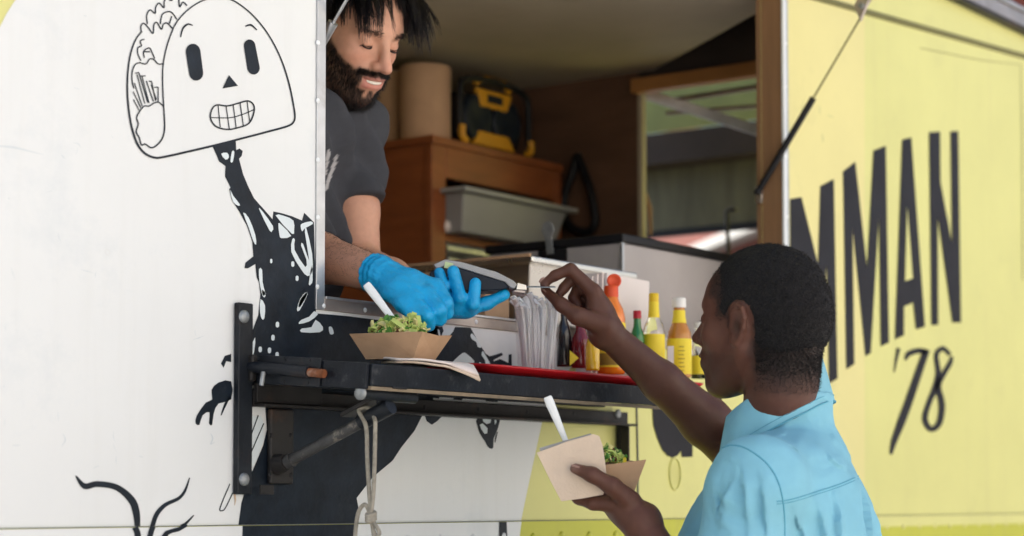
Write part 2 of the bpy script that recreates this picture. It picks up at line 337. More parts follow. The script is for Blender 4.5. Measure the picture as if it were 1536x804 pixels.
# roots at the lower left
z8 = zpx(0, 640, 2.743)
p.stroke(z8([(312, 202), (348, 245), (400, 236), (480, 250), (540, 300), (560, 350), (566, 412)]), [2, 9, 9, 9, 11, 11, 8])
p.stroke(z8([(780, 210), (762, 262), (735, 295), (680, 322), (645, 360), (627, 410)]), [1.5, 4, 5, 6, 7, 7])
p.stroke(z8([(798, 364), (765, 398), (745, 410)]), [1.5, 4, 5])
p.build('mural_figure', 'black', TR)
p = Paint(-.0058)
p.stroke(z8([(556, 414), (568, 450), (572, 560)]), [9, 9, 11]); p.stroke(z8([(630, 410), (618, 450), (600, 560)]), [8, 8, 10]); p.stroke(z8([(770, 404), (735, 422), (700, 432), (678, 452), (640, 560)]), [4, 6, 6, 8, 8])
p.build('mural_figure', 'black', TR)
p = Paint(-.0024)
for q in ([(160, 95), (188, 90), (196, 112), (180, 122)], [(210, 84), (221, 86), (214, 132), (203, 130)], [(202, 262), (216, 290), (246, 328), (240, 336), (214, 316)], [(262, 368), (288, 392), (318, 470), (322, 516), (308, 498), (288, 438)],
          [(335, 350), (352, 362), (400, 430), (396, 452), (384, 450)], [(412, 380), (455, 384), (495, 405), (498, 450), (488, 466)], [(425, 418), (440, 425), (485, 476), (440, 486), (430, 470)], [(490, 490), (502, 494), (500, 540), (550, 620), (555, 585), (530, 520), (540, 512), (568, 590), (548, 460), (555, 440), (582, 560), (582, 640), (560, 662), (530, 630), (485, 550)],
          [(536, 418), (575, 408), (585, 420), (548, 440), (535, 455), (528, 430)], [(335, 630), (350, 632), (352, 690), (366, 752), (352, 755), (338, 692)], [(555, 738), (558, 750), (528, 803), (518, 800), (530, 765)], [(566, 700), (580, 610), (584, 680), (578, 698)]):
    p.poly(z(q), 2)
for c, r in (((492, 606), 2.3), ((512, 672), 2.2), ((392, 592), 1.6)): capsule(p, *z([(c[0], c[1]-5), (c[0], c[1]+5)]), r, r)
for q in ([(372, 40), (380, 45), (355, 95), (346, 92), (356, 60)], [(400, 98), (412, 108), (385, 130), (352, 138), (360, 125), (385, 115)], [(405, 125), (428, 148), (418, 164), (360, 164), (362, 152), (392, 148)], [(446, 148), (456, 148), (462, 168), (450, 170)], [(232, 60), (246, 80), (244, 120), (236, 122), (230, 100)], [(236, 30), (248, 42), (240, 50)], [(193, 232), (215, 180), (212, 225), (204, 240)]):
    p.poly(y3(q), 2)
for c in ((285, 140), (271, 181), (231, 218), (260, 221), (284, 235)): capsule(p, *y3([(c[0], c[1]-3), (c[0], c[1]+3)]), 2.6, 2.6)
for q in ([(205, 228), (232, 234), (272, 272), (268, 285), (235, 290), (250, 300), (225, 322), (135, 330), (132, 300), (150, 278)], [(258, 116), (275, 130), (312, 185), (308, 198), (292, 190), (285, 165), (262, 150), (252, 130)], [(322, 216), (335, 235), (366, 290), (370, 318), (345, 322), (335, 270), (315, 240)], [(302, 282), (312, 285), (328, 322), (318, 325), (304, 305)], [(62, 92), (75, 100), (82, 140), (100, 95), (160, 84), (130, 130), (75, 165), (70, 130)], [(22, 445), (45, 445), (30, 452)]):
    p.poly(z2(q), 2)
for q in ([(305, 640), (322, 632), (350, 660), (348, 690), (332, 692), (312, 662)], [(320, 602), (372, 602), (366, 630), (345, 636), (325, 622)], [(388, 602), (398, 602), (402, 625), (392, 640)]): p.poly(z2(q))
p.poly(y3([(188, 440), (205, 425), (225, 430), (232, 425), (240, 440), (242, 500), (222, 560), (205, 590), (188, 600)]))
tag(p.build('mural_highlights', 'palewhite', TR), kind='stuff')
p = Paint(-.003); p.stroke(y3([(225, 425), (190, 520)]), 1.6, 0); p.stroke(y3([(242, 450), (190, 570)]), 1.6, 0); p.build('mural_figure', 'black', TR)
M['scuff'] = mat('grey_blue_scuff', (.62, .67, .69), .6, var=.1, vscale=30)
M['scuff2'] = mat('pale_scuff', (.70, .71, .70), .6); M['ruststain'] = mat('rust_stain', (.62, .44, .30), .8, var=.3, vscale=60); M['yscuff'] = mat('green_grey_scuff', (.55, .56, .26), .6, var=.2, vscale=30)
p = Paint(-.0011)
p.stroke([(-5, 219), (20, 221), (45, 227), (66, 232)], [1, 3.0, 1.5, .5]); p.stroke([(110, 214), (118, 216), (121, 222)], [.5, 1.4, .4]); p.stroke([(92, 232), (97, 238)], [.5, 2, .5]); p.stroke([(316, 650), (319, 658), (316, 666), (322, 663)], [.6, 2.2, 1.6, .6]); p.stroke([(94, 650), (98, 660), (92, 670)], [.4, 2, .4])
for k_ in range(26):
    x_, y_ = RNG.uniform(5, 330), RNG.uniform(20, 760); a_ = RNG.uniform(-.5, .5)+(1.3 if k_ % 3 else 0); l_ = RNG.uniform(3, 22); p.stroke([(x_, y_), (x_+l_*.5*math.cos(a_)+RNG.normal(0, 1), y_+l_*.5*math.sin(a_)), (x_+l_*math.cos(a_), y_+l_*math.sin(a_))], [.2, RNG.uniform(.5, 1.3), .2])
tag(p.build('scuffs', 'scuff', TR), kind='stuff')
p = Paint(-.0012); p.stroke([(160, 374), (165, 378), (162, 383), (158, 379)], 1.1, 5, True)
for k_ in range(16):
    x_, y_ = RNG.uniform(560, 780), RNG.uniform(640, 770); p.stroke([(x_, y_), (x_+RNG.normal(0, 2), y_+RNG.uniform(4, 16))], [.3, 1.0, .3], 0)
tag(p.build('scuffs', 'scuff2', TR), kind='stuff')
p = Paint(-.0019); p.stroke([(352, 741), (353, 750), (352, 758)], [3, 2, .5]); 
p.build('rust_stain', 'ruststain', TR)
p = Paint(-.0012)
for ln in ([(1206, 150), (1203, 165), (1214, 172)], [(1230, 158), (1229, 172)], [(1240, 172), (1250, 176)], [(1233, 200), (1235, 214)]): p.stroke(ln, [.4, 1.4, .5])
for k_ in range(22):
    x_, y_ = RNG.uniform(1310, 1530), RNG.uniform(100, 760); p.stroke([(x_, y_), (x_+RNG.normal(0, 2), y_+RNG.uniform(2, 9))], [.3, RNG.uniform(.6, 1.4), .3], 0)
tag(p.build('scuffs', 'yscuff', TR), kind='stuff')
# ---- lettering on the yellow panel (zoom 1160,170 scale 1.4627)
z = zpx(1160, 170, 1.4627)
Lp = Paint(-.0016)
def letter(*polys):
    P = Paint(-.0016)
    for q in polys: P.poly(z(q))
    P.build('letter', 'letter', TR)
# N
letter([(342, 42), (366, 40), (367, 150), (392, 285), (389, 40), (406, 39), (412, 459), (393, 459), (361, 225), (362, 464), (347, 465)])
# A
letter([(283, 58), (303, 53), (333, 468), (313, 474), (307, 415), (287, 424), (287, 487), (267, 496)], )
P = Paint(-.0022); P.poly(z([(294, 205), (306, 362), (289, 368)])); P.build('letter_counter', 'yellow', TR)
# M
letter([(153, 128), (180, 106), (206, 340), (220, 82), (247, 71), (254, 503), (236, 511), (232, 222), (214, 526), (202, 533), (174, 250), (178, 550), (160, 562)])
# M behind the head
letter([(37, 188), (62, 184), (98, 330), (103, 160), (133, 144), (141, 582), (122, 593), (117, 330), (106, 480), (98, 490), (72, 330), (84, 560), (90, 640), (60, 655), (38, 660)])
# '78
P = Paint(-.0016); P.stroke(z([(275, 515), (270, 540), (265, 568)]), [6, 4, 1.5])
P.stroke(z([(290, 541), (297, 528), (318, 521), (335, 524)]), [3, 8, 8, 9], 4); P.stroke(z([(337, 518), (322, 560), (300, 625), (280, 680), (265, 720), (258, 748)]), [10, 11, 12, 12, 9, 4])
P.build('numeral', 'letter', TR)
P = Paint(-.0016); P.stroke(z([(388, 530), (372, 516), (358, 530), (362, 568), (356, 600), (340, 640), (333, 672), (346, 693), (364, 680), (370, 640), (362, 600), (372, 575), (388, 548), (392, 533)]), [6, 7, 7, 8, 9, 8, 9, 8, 9, 10, 9, 8, 7, 4], 5)
P.build('numeral', 'letter', TR)
z = zpx(900, 560, 5.025)
P = Paint(-.0016); P.poly(z([(388, 120), (700, 120), (698, 628), (618, 632), (612, 582), (585, 618), (545, 636), (508, 620), (470, 575), (430, 480), (404, 390)]), 0); P.build('letter', 'letter', TR)
# ---- oval badge pressed into the yellow panel
P = MB(); c = onY(1012, 711, 0); pts = [c+V(.020*math.cos(t), -.0015, .030*math.sin(t)) for t in np.linspace(0, 2*math.pi, 33)]
P.tube(pts, .0022, 6, False); bd = P.build('oval_badge', 'yellow', TR)
m2 = MB()
for k in range(9):
    zz = c[2]+.016-.004*k; hw = .020*math.sqrt(max(0, 1-((zz-c[2])/.030)**2))*.75; m2.tube([(c[0]-hw, -.001, zz), (c[0]+hw, -.001, zz)], .0006, 5)
m2.build('badge_ribs', 'yellow', bd)
# ---- vertical seam on the yellow part, horizontal seam line
a = onY(954, 604, 0); b = onY(956, 780, 0)
MB().tube([a+V(0, -.001, .06), a+V(0, -.001, 0), (a+b)/2+V(.002, -.001, 0), b+V(0, -.001, 0)], .0022, 6).build('panel_seam', 'seam', TR)
MB().box(X0, X1, -.0052, -.0041, SEAM-.0006, SEAM+.0005).build('panel_seam', 'seam', TR)
a = onY(1539, 260, 0)
# rolled trim under the roof and the roof rail
a, b = onY(1200, -10, 0), onY(1700, 131, 0)
MB().tube([a, b], .0075, 8).build('drip_trim', 'olive', TR)
P = Paint(-.0012); P.stroke([(1380, 72), (1470, 90), (1531, 97), (1533, 200), (1534, 420)], .9, 0); P.build('panel_seam', 'olive', TR)
z0 = float(onY(1480, 28, 0)[2])
MB().box(X0, X1, -.028, .0, z0, z0+.012).build('roof_rail', 'iron2', TR, bevel=.003)
MB().box(X0, X1, -.022, .0, z0+.0125, z0+.05).build('roof_rail', 'alurust', TR, bevel=.004)
MB().box(X0, X1, -.03, .02, z0+.0505, z0+.062).build('roof_rail', 'alu', TR, bevel=.004)
vx0, vx1, vy0, vy1 = .9, 2.0, .3, 1.2                     # made-up open roof vent, added so sunlight bounces around the kitchen
for q in ((X0, vx0, .02, 1.33), (vx1, 4.9, .02, 1.33), (vx0, vx1, .02, vy0), (vx0, vx1, vy1, 1.33)): MB().box(*q, z0+.03, z0+.06).build('roof', 'white', TR)
MB().box(vx0-.03, vx1+.03, vy1+.001, vy1+.02, z0+.061, z0+.2).build('added_vent_lid', 'white', TR, bevel=.004)
# window frame strips with rivets
MB().box(2.242, 2.2615, -.0042, .0, 1.6365, 2.52).build('window_frame', 'alu', TR, bevel=.001)
MB().box(2.2617, 3.70, -.0036, .0, 1.6365, 1.6575).build('window_frame', 'alurust', TR, bevel=.0012)
MB().box(2.2617, 3.70, -.0068, -.0037, 1.6535, 1.6580).build('sill_lip', 'alu', TR, bevel=.001)
MB().box(3.7015, 3.7125, -.006, .0, 1.6365, 2.52).build('window_frame', 'whitep', TR, bevel=.001)
MB().box(3.7127, 3.7235, -.0045, .0, 1.6365, 2.52).build('window_frame', 'alu', TR, bevel=.001)
def rivet(c, r, m='alu', name='rivet', parent=TR, h=.45):
    MB().lathe([(r, 0), (r*.9, r*h*.5), (r*.55, r*h*.9), (0, r*h)], c, (0, -1, 0), 10).build(name, m, parent)
for px, py in ((477, 64), (477, 151), (477, 240), (477, 326), (476, 430), (477, -22)): q = onY(px, py, -.004); rivet(q, .0042, 'whitep')
for px, py in ((485.5, 459), (547.5, 465), (633, 475), (714, 483), (800, 492), (880, 502)): q = onY(px, py, -.0034); rivet(q, .0042, 'whitep')
for px, py in ((1179, 65), (1179, 130), (1180, 235), (1181, 325)): q = onY(px, py, -.0044); rivet(q, .004, 'whitep')
# skirt rivets (tiny, one row)
mb = MB(); x = 1.0
while x < 6.4:
    q = V(x, -.004, SEAM-.026); r = .0062
    if 3.98 < x: q[1] = -.0046
    mb.lathe([(r, 0), (r*.85, r*.25), (r*.5, r*.38), (0, r*.42)], q+V(0, -.0015, 0), (0, -1, 0), 8); x += .0857
# rivets take the paint below them: one joined set for each colour
def split_rivets():
    sets = {'white': MB(), 'black': MB(), 'lime': MB(), 'yellow': MB()}; x = 1.0
    while x < 6.4:
        k = 'white' if x < wx(360) else 'black' if x < wx(531) else 'white' if x < wx(778) else 'lime' if x < 4.0 else 'yellow'
        r = .0064; q = V(x, -.0058 if k == 'black' else -.0047, SEAM-.026+random.uniform(-.001, .001))
        sets[k].lathe([(r, 0), (r*.85, r*.3), (r*.5, r*.48), (0, r*.52)], q, (0, -1, 0), 10); x += .0857
    for k, s in sets.items(): tag(s.build('skirt_rivets', k, TR), kind='stuff')
split_rivets()
# hatch with two gas struts, just above the picture
hA = V(0, 0, 2.515); hdir = unit(V(0, -.86, .50)); hn = unit(V(0, .50, .86))
mb = MB(); mb.obox(V((WX0+WX1)/2, 0, 2.53)+hdir*.39, V((WX1-WX0)/2+.02, 0, 0), hdir*.38, hn*.013); mb.build('hatch', 'yellow', TR, bevel=.004)
for X, lo, hi, thick in ((3.690, onX(1137, 288, 3.69), onX(1290, 28, 3.69), .0052), (2.278, V(2.278, .075, 1.99), onX(548, -48, 2.278), .0062)):
    mid = lo+(hi-lo)*.55
    st = MB().tube([lo, mid], thick*1.35, 12).build('gas_strut', 'blackp' if X > 3 else 'alu', TR)
    MB().tube([mid-(hi-lo)*.002, hi], thick*.42, 10).build('strut_rod', 'olive' if X > 3 else 'alu', st)
    MB().tube([lo+V(0, 0, .002), lo+V(-.012 if X > 3 else .012, 0, 0)*0+V(0, .0, -.004)], .009, 8).build('strut_joint', 'blackp', st)
    if X > 3:
        MB().hexa([lo+V(.003, -.006, -.022), lo+V(.011, -.006, -.022), lo+V(.011, .008, -.022), lo+V(.003, .008, -.022), lo+V(.003, -.008, .012), lo+V(.011, -.008, .012), lo+V(.011, .008, .012), lo+V(.003, .008, .012)]).build('strut_bracket', 'steel', st, bevel=.001)
        t = hi; br = MB()
        br.prism([t+V(0, 0, -.006), t+V(0, .011, .022), t+V(0, .014, .03), t+V(0, -.006, .06), t+V(0, -.05, .16), t+V(0, -.085, .16), t+V(0, -.03, .06), t+V(0, -.017, .03)], (.004, 0, 0))
        br.prism([t+V(.0045, 0, -.004), t+V(.0045, .012, .026), t+V(.018, .006, .06), t+V(.018, -.06, .16), t+V(.018, -.03, .06), t+V(.0045, -.015, .026)], (.004, 0, 0))
        br.build('strut_bracket', 'alurust', st, bevel=.0015)
        MB().tube([t+V(-.006, -.004, .026), t+V(.012, -.004, .026)], .006, 10).build('strut_pin', 'bolt', st)
# the rest of the body: back wall, floor, front, rear, wheels
YB = 1.30; FZ = .72
MB().box(X0, 4.40, YB, YB+.03, .42, ROOF+.02).build('back_wall', 'wooddark', TR)  # stops short: open side added to let daylight onto the cab panels
MB().box(X0, X0+.03, .051, YB-.001, .42, ROOF+.02).build('end_wall', 'white', TR)
MB().box(X0+.03, X1, .051, YB-.001, FZ-.06, FZ).build('truck_floor', 'darkin', TR)
for xw in (-.3, 5.6):
    wh = MB().lathe([(.17, -.09), (.33, -.1), (.355, -.07), (.36, 0), (.355, .07), (.33, .1), (.17, .09)], (xw, .22, .36), (0, 1, 0), 32).build('wheel', 'rubber', TR)
    MB().lathe([(0, -.03), (.08, -.035), (.1, -.06), (.165, -.075), (.172, -.09)], (xw, .22, .36), (0, 1, 0), 24).build('rim', 'steel', wh)
    wh = MB().lathe([(.17, -.09), (.33, -.1), (.355, -.07), (.36, 0), (.355, .07), (.33, .1), (.17, .09)], (xw, 1.1, .36), (0, 1, 0), 32).build('wheel', 'rubber', TR)
MB().box(X0, X1, .2, 1.15, .40, .6).build('chassis', 'iron2', TR)
# ceiling sheet with a slanted end, dark recess beyond
CZ = 2.43
ce = [onZ(1135, 20, CZ), onZ(968, 112, CZ)]
MB().prism([(vx1, .06, CZ), (ce[0][0]-.02, .06, CZ), ce[0], ce[1], (ce[1][0]+.02, YB-.002, CZ), (vx1, YB-.002, CZ)], (0, 0, .012)).build('ceiling_panel', 'ceiling', TR)
for q in ((.6, vx0, .06, YB-.002), (vx0, vx1, .06, vy0), (vx0, vx1, vy1, YB-.002)): MB().box(*q, CZ, CZ+.012).build('ceiling_panel', 'ceiling', TR)
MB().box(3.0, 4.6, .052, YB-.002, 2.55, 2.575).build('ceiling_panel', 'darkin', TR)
# bulkhead between kitchen and cab with a tall opening
XB = 4.22; e0 = onX(957, 250, XB)[1]
MB().box(XB, XB+.02, e0, YB-.001, FZ, 2.549).build('bulkhead', 'wooddark', TR)
bz0, bz1 = onX(1050, 130, XB)[2]-.0, onX(1050, 104, XB)[2]
bz0 = float(onX(1050, 129, XB)[2]); bz1 = float(onX(1050, 110, XB)[2])
MB().box(XB-.03, XB+.005, .052, e0+.004, bz0, bz1+.004).build('bulkhead_beam', 'orangewood', TR, bevel=.003)
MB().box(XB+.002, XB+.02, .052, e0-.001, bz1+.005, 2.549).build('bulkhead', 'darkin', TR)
MB().box(XB-.002, XB+.016, e0-.014, e0-.001, 1.2, bz0-.001).build('door_trim', 'ceiling', TR)
MB().box(XB-.002, XB+.016, .052, e0-.015, FZ, 1.9).build('bulkhead', 'greybox', TR)

# ---- cab seen through the bulkhead opening
XC = 5.15
def xpan(name, x, ya, yb, pxz, m, th=.015):   # panel facing the window at X=x; pxz: photograph rows (top, bottom) at column 1050
    z1, z0 = float(onX(1050, pxz[0], x)[2]), float(onX(1050, pxz[1], x)[2])
    return MB().box(x, x+th, ya, yb, z0, z1).build(name, m, TR)
M['limereflection'] = mat('lime_reflection', (.24, .27, .07), .5, var=.2)  # yellow-green glass reflection put into a panel colour
M['olivepanel'] = mat('dull_olive_panel', (.15, .145, .085), .6, var=.35, vscale=5, stretch=(1, 4, .6), dirt=(.06, .06, .035), dscale=4, damt=.7)
xpan('cab_panel', XC, .45, 1.6, (128, 190), 'limereflection')
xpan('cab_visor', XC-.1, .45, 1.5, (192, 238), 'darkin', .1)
xpan('cab_panel', XC, .45, 1.6, (239, 343), 'olivepanel')
xpan('cab_panel', XC-.006, .45, 1.6, (340, 350), 'blackp', .02)
a, b = onX(968, 141, XB+.04), onX(1160, 203, XB+.22)
MB().obox((a+b)/2, (b-a)/2, unit(np.cross(b-a, V(0, 0, 1)))*.004, V(0, 0, .014)).build('cab_rail', 'alu', TR)
a, b = onX(1000, 152, XB+.3), onX(1150, 128, XB+.3)
MB().tube([a, b], .008, 8).build('cab_rail', 'alurust', TR)
a, b = onX(1000, 170, XB+.32), onX(1150, 158, XB+.32)
MB().tube([a, b], .006, 8).build('cab_rail', 'alurust', TR)
a, b = onX(1090, 318, XB+.5), onX(1093, 392, XB+.5)
MB().tube([a+V(0, -.03, .004), a+V(0, -.01, .006), a, b], .006, 8).build('cab_lever', 'blackp', TR)
a = onX(972, 300, XB+.1); MB().tube([onX(968, 290, XB+.1), onX(974, 312, XB+.1), onX(976, 352, XB+.1)], [.004, .007, .004], 8).build('cab_hook', 'kraft', TR)

# ---- brick building beyond the truck
M['brick'] = mat('red_brick', (.17, .045, .03), .85, var=.25, vscale=12)
M['mortar'] = mat('mortar', (.32, .27, .24), .9)
M['teal'] = mat('teal_tinted_glass', (.04, .17, .21), .12, .3)
M['ledge'] = mat('pale_stone_ledge', (.50, .50, .46), .7, var=.05)
BL = empty('brick_building'); tag(BL, 'red brick building with pale ledges and teal windows beyond the truck', 'building')
P0 = dep(1100, 362, 14.0); fd = unit(V(FW[0], FW[1], 0)); ca, sa = math.cos(math.radians(12)), math.sin(math.radians(12))
bd_ = unit(V(fd[0]*ca-fd[1]*sa, fd[0]*sa+fd[1]*ca, 0)); bn = V(bd_[1], -bd_[0], 0)   # bn points away from the street side
BASE = V(P0[0], P0[1], 0)
def bbox_(name, s0, s1, t0, t1, z0, z1, m, parent):
    c = BASE+bd_*(s0+s1)/2+bn*(t0+t1)/2+V(0, 0, (z0+z1)/2)
    return MB().obox(c, bd_*(s1-s0)/2, bn*(t1-t0)/2, V(0, 0, (z1-z0)/2)).build(name, m, parent)
bbox_('wall', -3.5, 26, 0, 8, 0, 9.5, 'brick', BL)
bbox_('ledge', -3.6, 26, -.14, 0, P0[2]-.03, P0[2]+.03, 'ledge', BL)
bbox_('ledge', -3.6, 26, -.14, 0, 7.2, 7.4, 'ledge', BL)
bbox_('parapet', -3.6, 26.1, -.1, 8.1, 9.5, 9.8, 'ledge', BL)
for k in range(12):
    s = -3.2+2.4*k
    for z0, z1 in ((P0[2]+.35, P0[2]+2.2), (P0[2]+4.2, P0[2]+5.6), (.9, 2.6)):
        wi = bbox_('window', s, s+1.5, -.03, 0, z0, z1, 'ledge', BL)
        bbox_('pane', s+.07, s+.72, -.036, -.031, z0+.08, z1-.08, 'teal', wi); bbox_('pane', s+.78, s+1.43, -.036, -.031, z0+.08, z1-.08, 'teal', wi)

# ================================================================ FOLD-DOWN SHELF AND ITS IRONWORK
SHL = empty('serving_shelf'); tag(SHL, 'black fold-down serving shelf bolted under the truck window on an iron frame', 'shelf')
DR = math.radians(4.5); HZ = 1.556
def SH(x, o, u=0.0): return V(x, -o*math.cos(DR)-u*math.sin(DR), HZ-o*math.sin(DR)+u*math.cos(DR))
SX0, SX1, SD = 2.108, 3.058, .232
def shb(x0, x1, o0, o1, u0, u1): return [SH(x0, o1, u0), SH(x1, o1, u0), SH(x1, o0, u0), SH(x0, o0, u0), SH(x0, o1, u1), SH(x1, o1, u1), SH(x1, o0, u1), SH(x0, o0, u1)]
MB().hexa(shb(SX0+.003, SX1-.003, .024, SD-.006, -.022, -.001)).build('shelf_board', 'shelf', SHL, bevel=.002)
MB().hexa(shb(SX0, SX1, SD-.0055, SD, -.031, 0)).build('front_rail', 'shelf', SHL, bevel=.002)
MB().hexa(shb(SX0, SX1, SD-.03, SD-.001, -.0365, -.0315)).build('bottom_batten', 'ply', SHL)
MB().hexa(shb(SX0-.004, SX0+.0025, .02, SD-.006, -.036, .001)).build('end_rail', 'shelf', SHL, bevel=.0015)
MB().hexa(shb(SX1-.0025, SX1+.004, .02, SD-.006, -.03, .001)).build('end_rail', 'shelf', SHL, bevel=.0015)
# sliding bolt on the near end
e = SX0-.0045
bp = MB().hexa(shb(e-.004, e, .022, .142, -.037, .004)).build('bolt_plate', 'iron', SHL, bevel=.001)
MB().tube([SH(e-.011, .012, -.014), SH(e-.011, .128, -.017)], .0085, 12).build('bolt_barrel', 'iron', bp)
MB().tube([SH(e-.011, .129, -.017), SH(e-.011, .157, -.018)], .0062, 12).build('bolt_tip', 'rust', bp)
MB().hexa(shb(e-.016, e-.0045, .006, .022, -.035, .004)).build('bolt_keeper', 'iron2', bp, bevel=.004)
MB().tube([SH(e-.017, .046, -.02), SH(e-.02, .046, -.04)], .0035, 8).build('bolt_handle', 'bolt', bp)
MB().lathe([(.005, 0), (.004, .002), (0, .0025)], SH(e-.016, .009, -.022), (-1, 0, 0), 8).build('screw', 'bolt', bp)
for o, u in ((.075, 0), (.122, 0), (.075, -.032), (.122, -.032)): MB().lathe([(.0022, 0), (.0018, .0008), (0, .001)], SH(e-.004, o, u), (-1, 0, 0), 8).build('screw', 'blackp', bp)
MB().hexa(shb(e-.002, e+.002, .145, .226, -.036, .001)).build('end_plate', 'shelf', SHL, bevel=.001)
MB().tube([SH(SX0+.0, .215, -.042), SH(SX0+.115, .215, -.044)], .0085, 14).build('hinge_pin', 'iron', SHL)
MB().lathe([(.0095, 0), (.0095, .004), (.004, .0055), (0, .005)], SH(SX0-.001, .215, -.042), (-1, 0, 0), 14).build('pin_cap', 'bolt', SHL)
# wall frame
def wb(x0, y0, x1, y1, ya, yb, name, m, par=SHL, bev=.0015):
    a = onY(x0, y1, 0); b = onY(x1, y0, 0); return MB().box(a[0], b[0], ya, yb, a[2], b[2]).build(name, m, par, bevel=bev)
zb1, zb0 = 1.510, 1.484
MB().box(2.068, 2.0975, -.013, -.0025, 1.357, 1.633).build('upright', 'iron', SHL, bevel=.002)
MB().box(2.1005, 2.128, -.0275, -.0235, 1.357, 1.371).build('foot_tab', 'iron2', SHL, bevel=.001)
MB().box(2.1005, 3.088, -.012, -.0025, zb0, zb1).build('wall_rail', 'iron2', SHL, bevel=.0015)
MB().box(2.1005, 3.088, -.034, -.0122, zb0, zb0+.004).build('rail_flange', 'iron2', SHL, bevel=.001)
MB().box(2.1005, 2.24, -.019, -.0122, zb0+.006, zb1+.013).build('rail_plate', 'iron2', SHL, bevel=.001)
MB().box(2.1005, 3.0, -.022, -.0025, 1.516, 1.552).build('hinge_strip', 'iron', SHL, bevel=.002)
MB().box(3.062, 3.088, -.0125, -.0025, 1.395, zb0-.0005).build('upright', 'iron', SHL, bevel=.0015)
MB().box(3.062, 3.066, -.03, -.0127, 1.395, zb0-.0005).build('upright_flange', 'iron2', SHL, bevel=.001)
for px, py in ((365, 475), (365, 719)):
    q = onY(px, py, -.013); MB().lathe([(.0095, 0), (.0092, .003), (.006, .0055), (0, .0062)], q+V(0, -.0003, 0), (0, -1, 0), 16).build('bolt_head', 'bolt', SHL)
q = onY(926, 621, -.0125); MB().lathe([(.009, 0), (.0085, .003), (.005, .005), (0, .0055)], q, (0, -1, 0), 16).build('bolt_head', 'bolt', SHL)
for px, py in ((463, 600), (637, 611), (718, 614), (791, 618), (861, 620)):
    q = onY(px, py, -.0122); MB().lathe([(.0038, 0), (.003, .0004), (0, .0004)], q, (0, -1, 0), 12).build('rail_hole', 'blackp', SHL)
bpx = MB().box(2.137, 2.187, -.012, -.0025, 1.372, zb0-.0007).build('brace_plate', 'iron2', SHL, bevel=.004)
for px, py in ((406, 653), (436, 653), (405, 712), (436, 713)):
    q = onY(px, py, -.0121); MB().lathe([(.0036, 0), (.0032, .0005), (0, .0003)], q, (0, -1, 0), 10).build('plate_hole', 'blackp', bpx)
a = onY(420, 697, -.016); b = onX(572, 617, a[0]+.012)
MB().tube([V(a[0]-.002, -.0122, a[2]), V(a[0]-.002, -.03, a[2]+.004)], [.016, .012], 14).build('brace_socket', 'iron2', bpx)
a = V(a[0], -.03, a[2]+.003)
MB().tube([a, a+(b-a)*.05, a+(b-a)*.8], [.0095, .0085, .0085], 14).build('brace_pipe', 'wornpipe', SHL)
MB().tube([a, a+(b-a)*.06], [.0105, .0105], 14).build('brace_collar', 'wornpipe', SHL)
MB().tube([a+(b-a)*.79, b+(b-a)*.1], .0118, 14).build('brace_sleeve', 'iron', SHL)
t = SH(b[0], .19, -.045)
MB().obox(a+(b-a)*.9+V(.004, 0, .022), unit(b-a)*.05, V(.016, 0, 0), unit(np.cross(b-a, V(1, 0, 0)))*.003).build('brace_bracket', 'iron2', SHL, bevel=.001)
MB().tube([b, b+V(0, .006, .045)], .006, 8).build('brace_pin', 'iron', SHL)
# rope
rp = a+(b-a)*.86
RO = MB()
top = rp+V(0, 0, .013)
dwn = lambda px, py: onX(px, py, rp[0]-.012)
RO.tube(smoothpath([dwn(563, 632), top+V(0, -.004, .001), top+V(-.008, .010, -.001), dwn(549, 640), dwn(551, 690), dwn(554, 740), dwn(557, 778)], 8), .0031, 8)
RO.tube(smoothpath([dwn(563, 632), dwn(562, 690), dwn(560, 740), dwn(556, 776)], 8), .003, 8)
RO.tube(smoothpath([dwn(556, 774), dwn(548, 757), dwn(538, 768), dwn(533, 800), dwn(531, 850)], 8), .003, 8)
RO.tube(smoothpath([dwn(556, 776), dwn(560, 798), dwn(566, 850)], 8), .003, 8)
RO.tube(smoothpath([dwn(556, 776), dwn(566, 792), dwn(569, 800), dwn(565, 804), dwn(560, 796)], 8), .0029, 8)
for k in range(3): RO.tube(smoothpath([dwn(551, 771+4*k), dwn(556, 774+4*k)+V(-.006, 0, 0), dwn(562, 771+4*k), dwn(556, 768+4*k)+V(.006, 0, 0)], 6, True), .003, 8)
tag(RO.build('rope', 'rope'), 'weathered cord looped over the shelf brace and knotted below', 'rope')

# ================================================================ THINGS INSIDE THE TRUCK
CB = empty('wooden_cabinet'); tag(CB, 'brown stained wooden shelf cabinet inside the truck', 'cabinet')
cy, cx0, cx1 = .90, 3.648, 4.175; ct = 2.208
MB().box(cx0, cx0+.022, cy+.022, YB-.01, FZ, ct-.02).build('side_panel', 'wood', CB, bevel=.002)
MB().box(cx0-.004, cx0+.05, cy, cy+.02, FZ, ct-.02).build('stile', 'wood', CB, bevel=.002)
MB().box(cx1-.03, cx1, cy, YB-.01, FZ, ct-.02).build('side_panel', 'wood', CB, bevel=.002)
MB().box(cx0-.005, cx1+.005, cy-.004, YB-.01, ct-.0195, ct).build('top', 'wood', CB, bevel=.003)
MB().box(cx0+.0505, cx1-.0305, cy, cy+.02, ct-.095, ct-.0197).build('face_rail', 'wood', CB, bevel=.002)
for zz in (1.965, 1.865, 1.4): MB().box(cx0+.0225, cx1-.031, cy+.021, YB-.01, zz, zz+.018).build('shelf', 'wood', CB, bevel=.001)
MB().box(cx0+.023, cx1-.031, YB-.03, YB-.0105, FZ, ct-.02).build('back_panel', 'wooddark', CB)
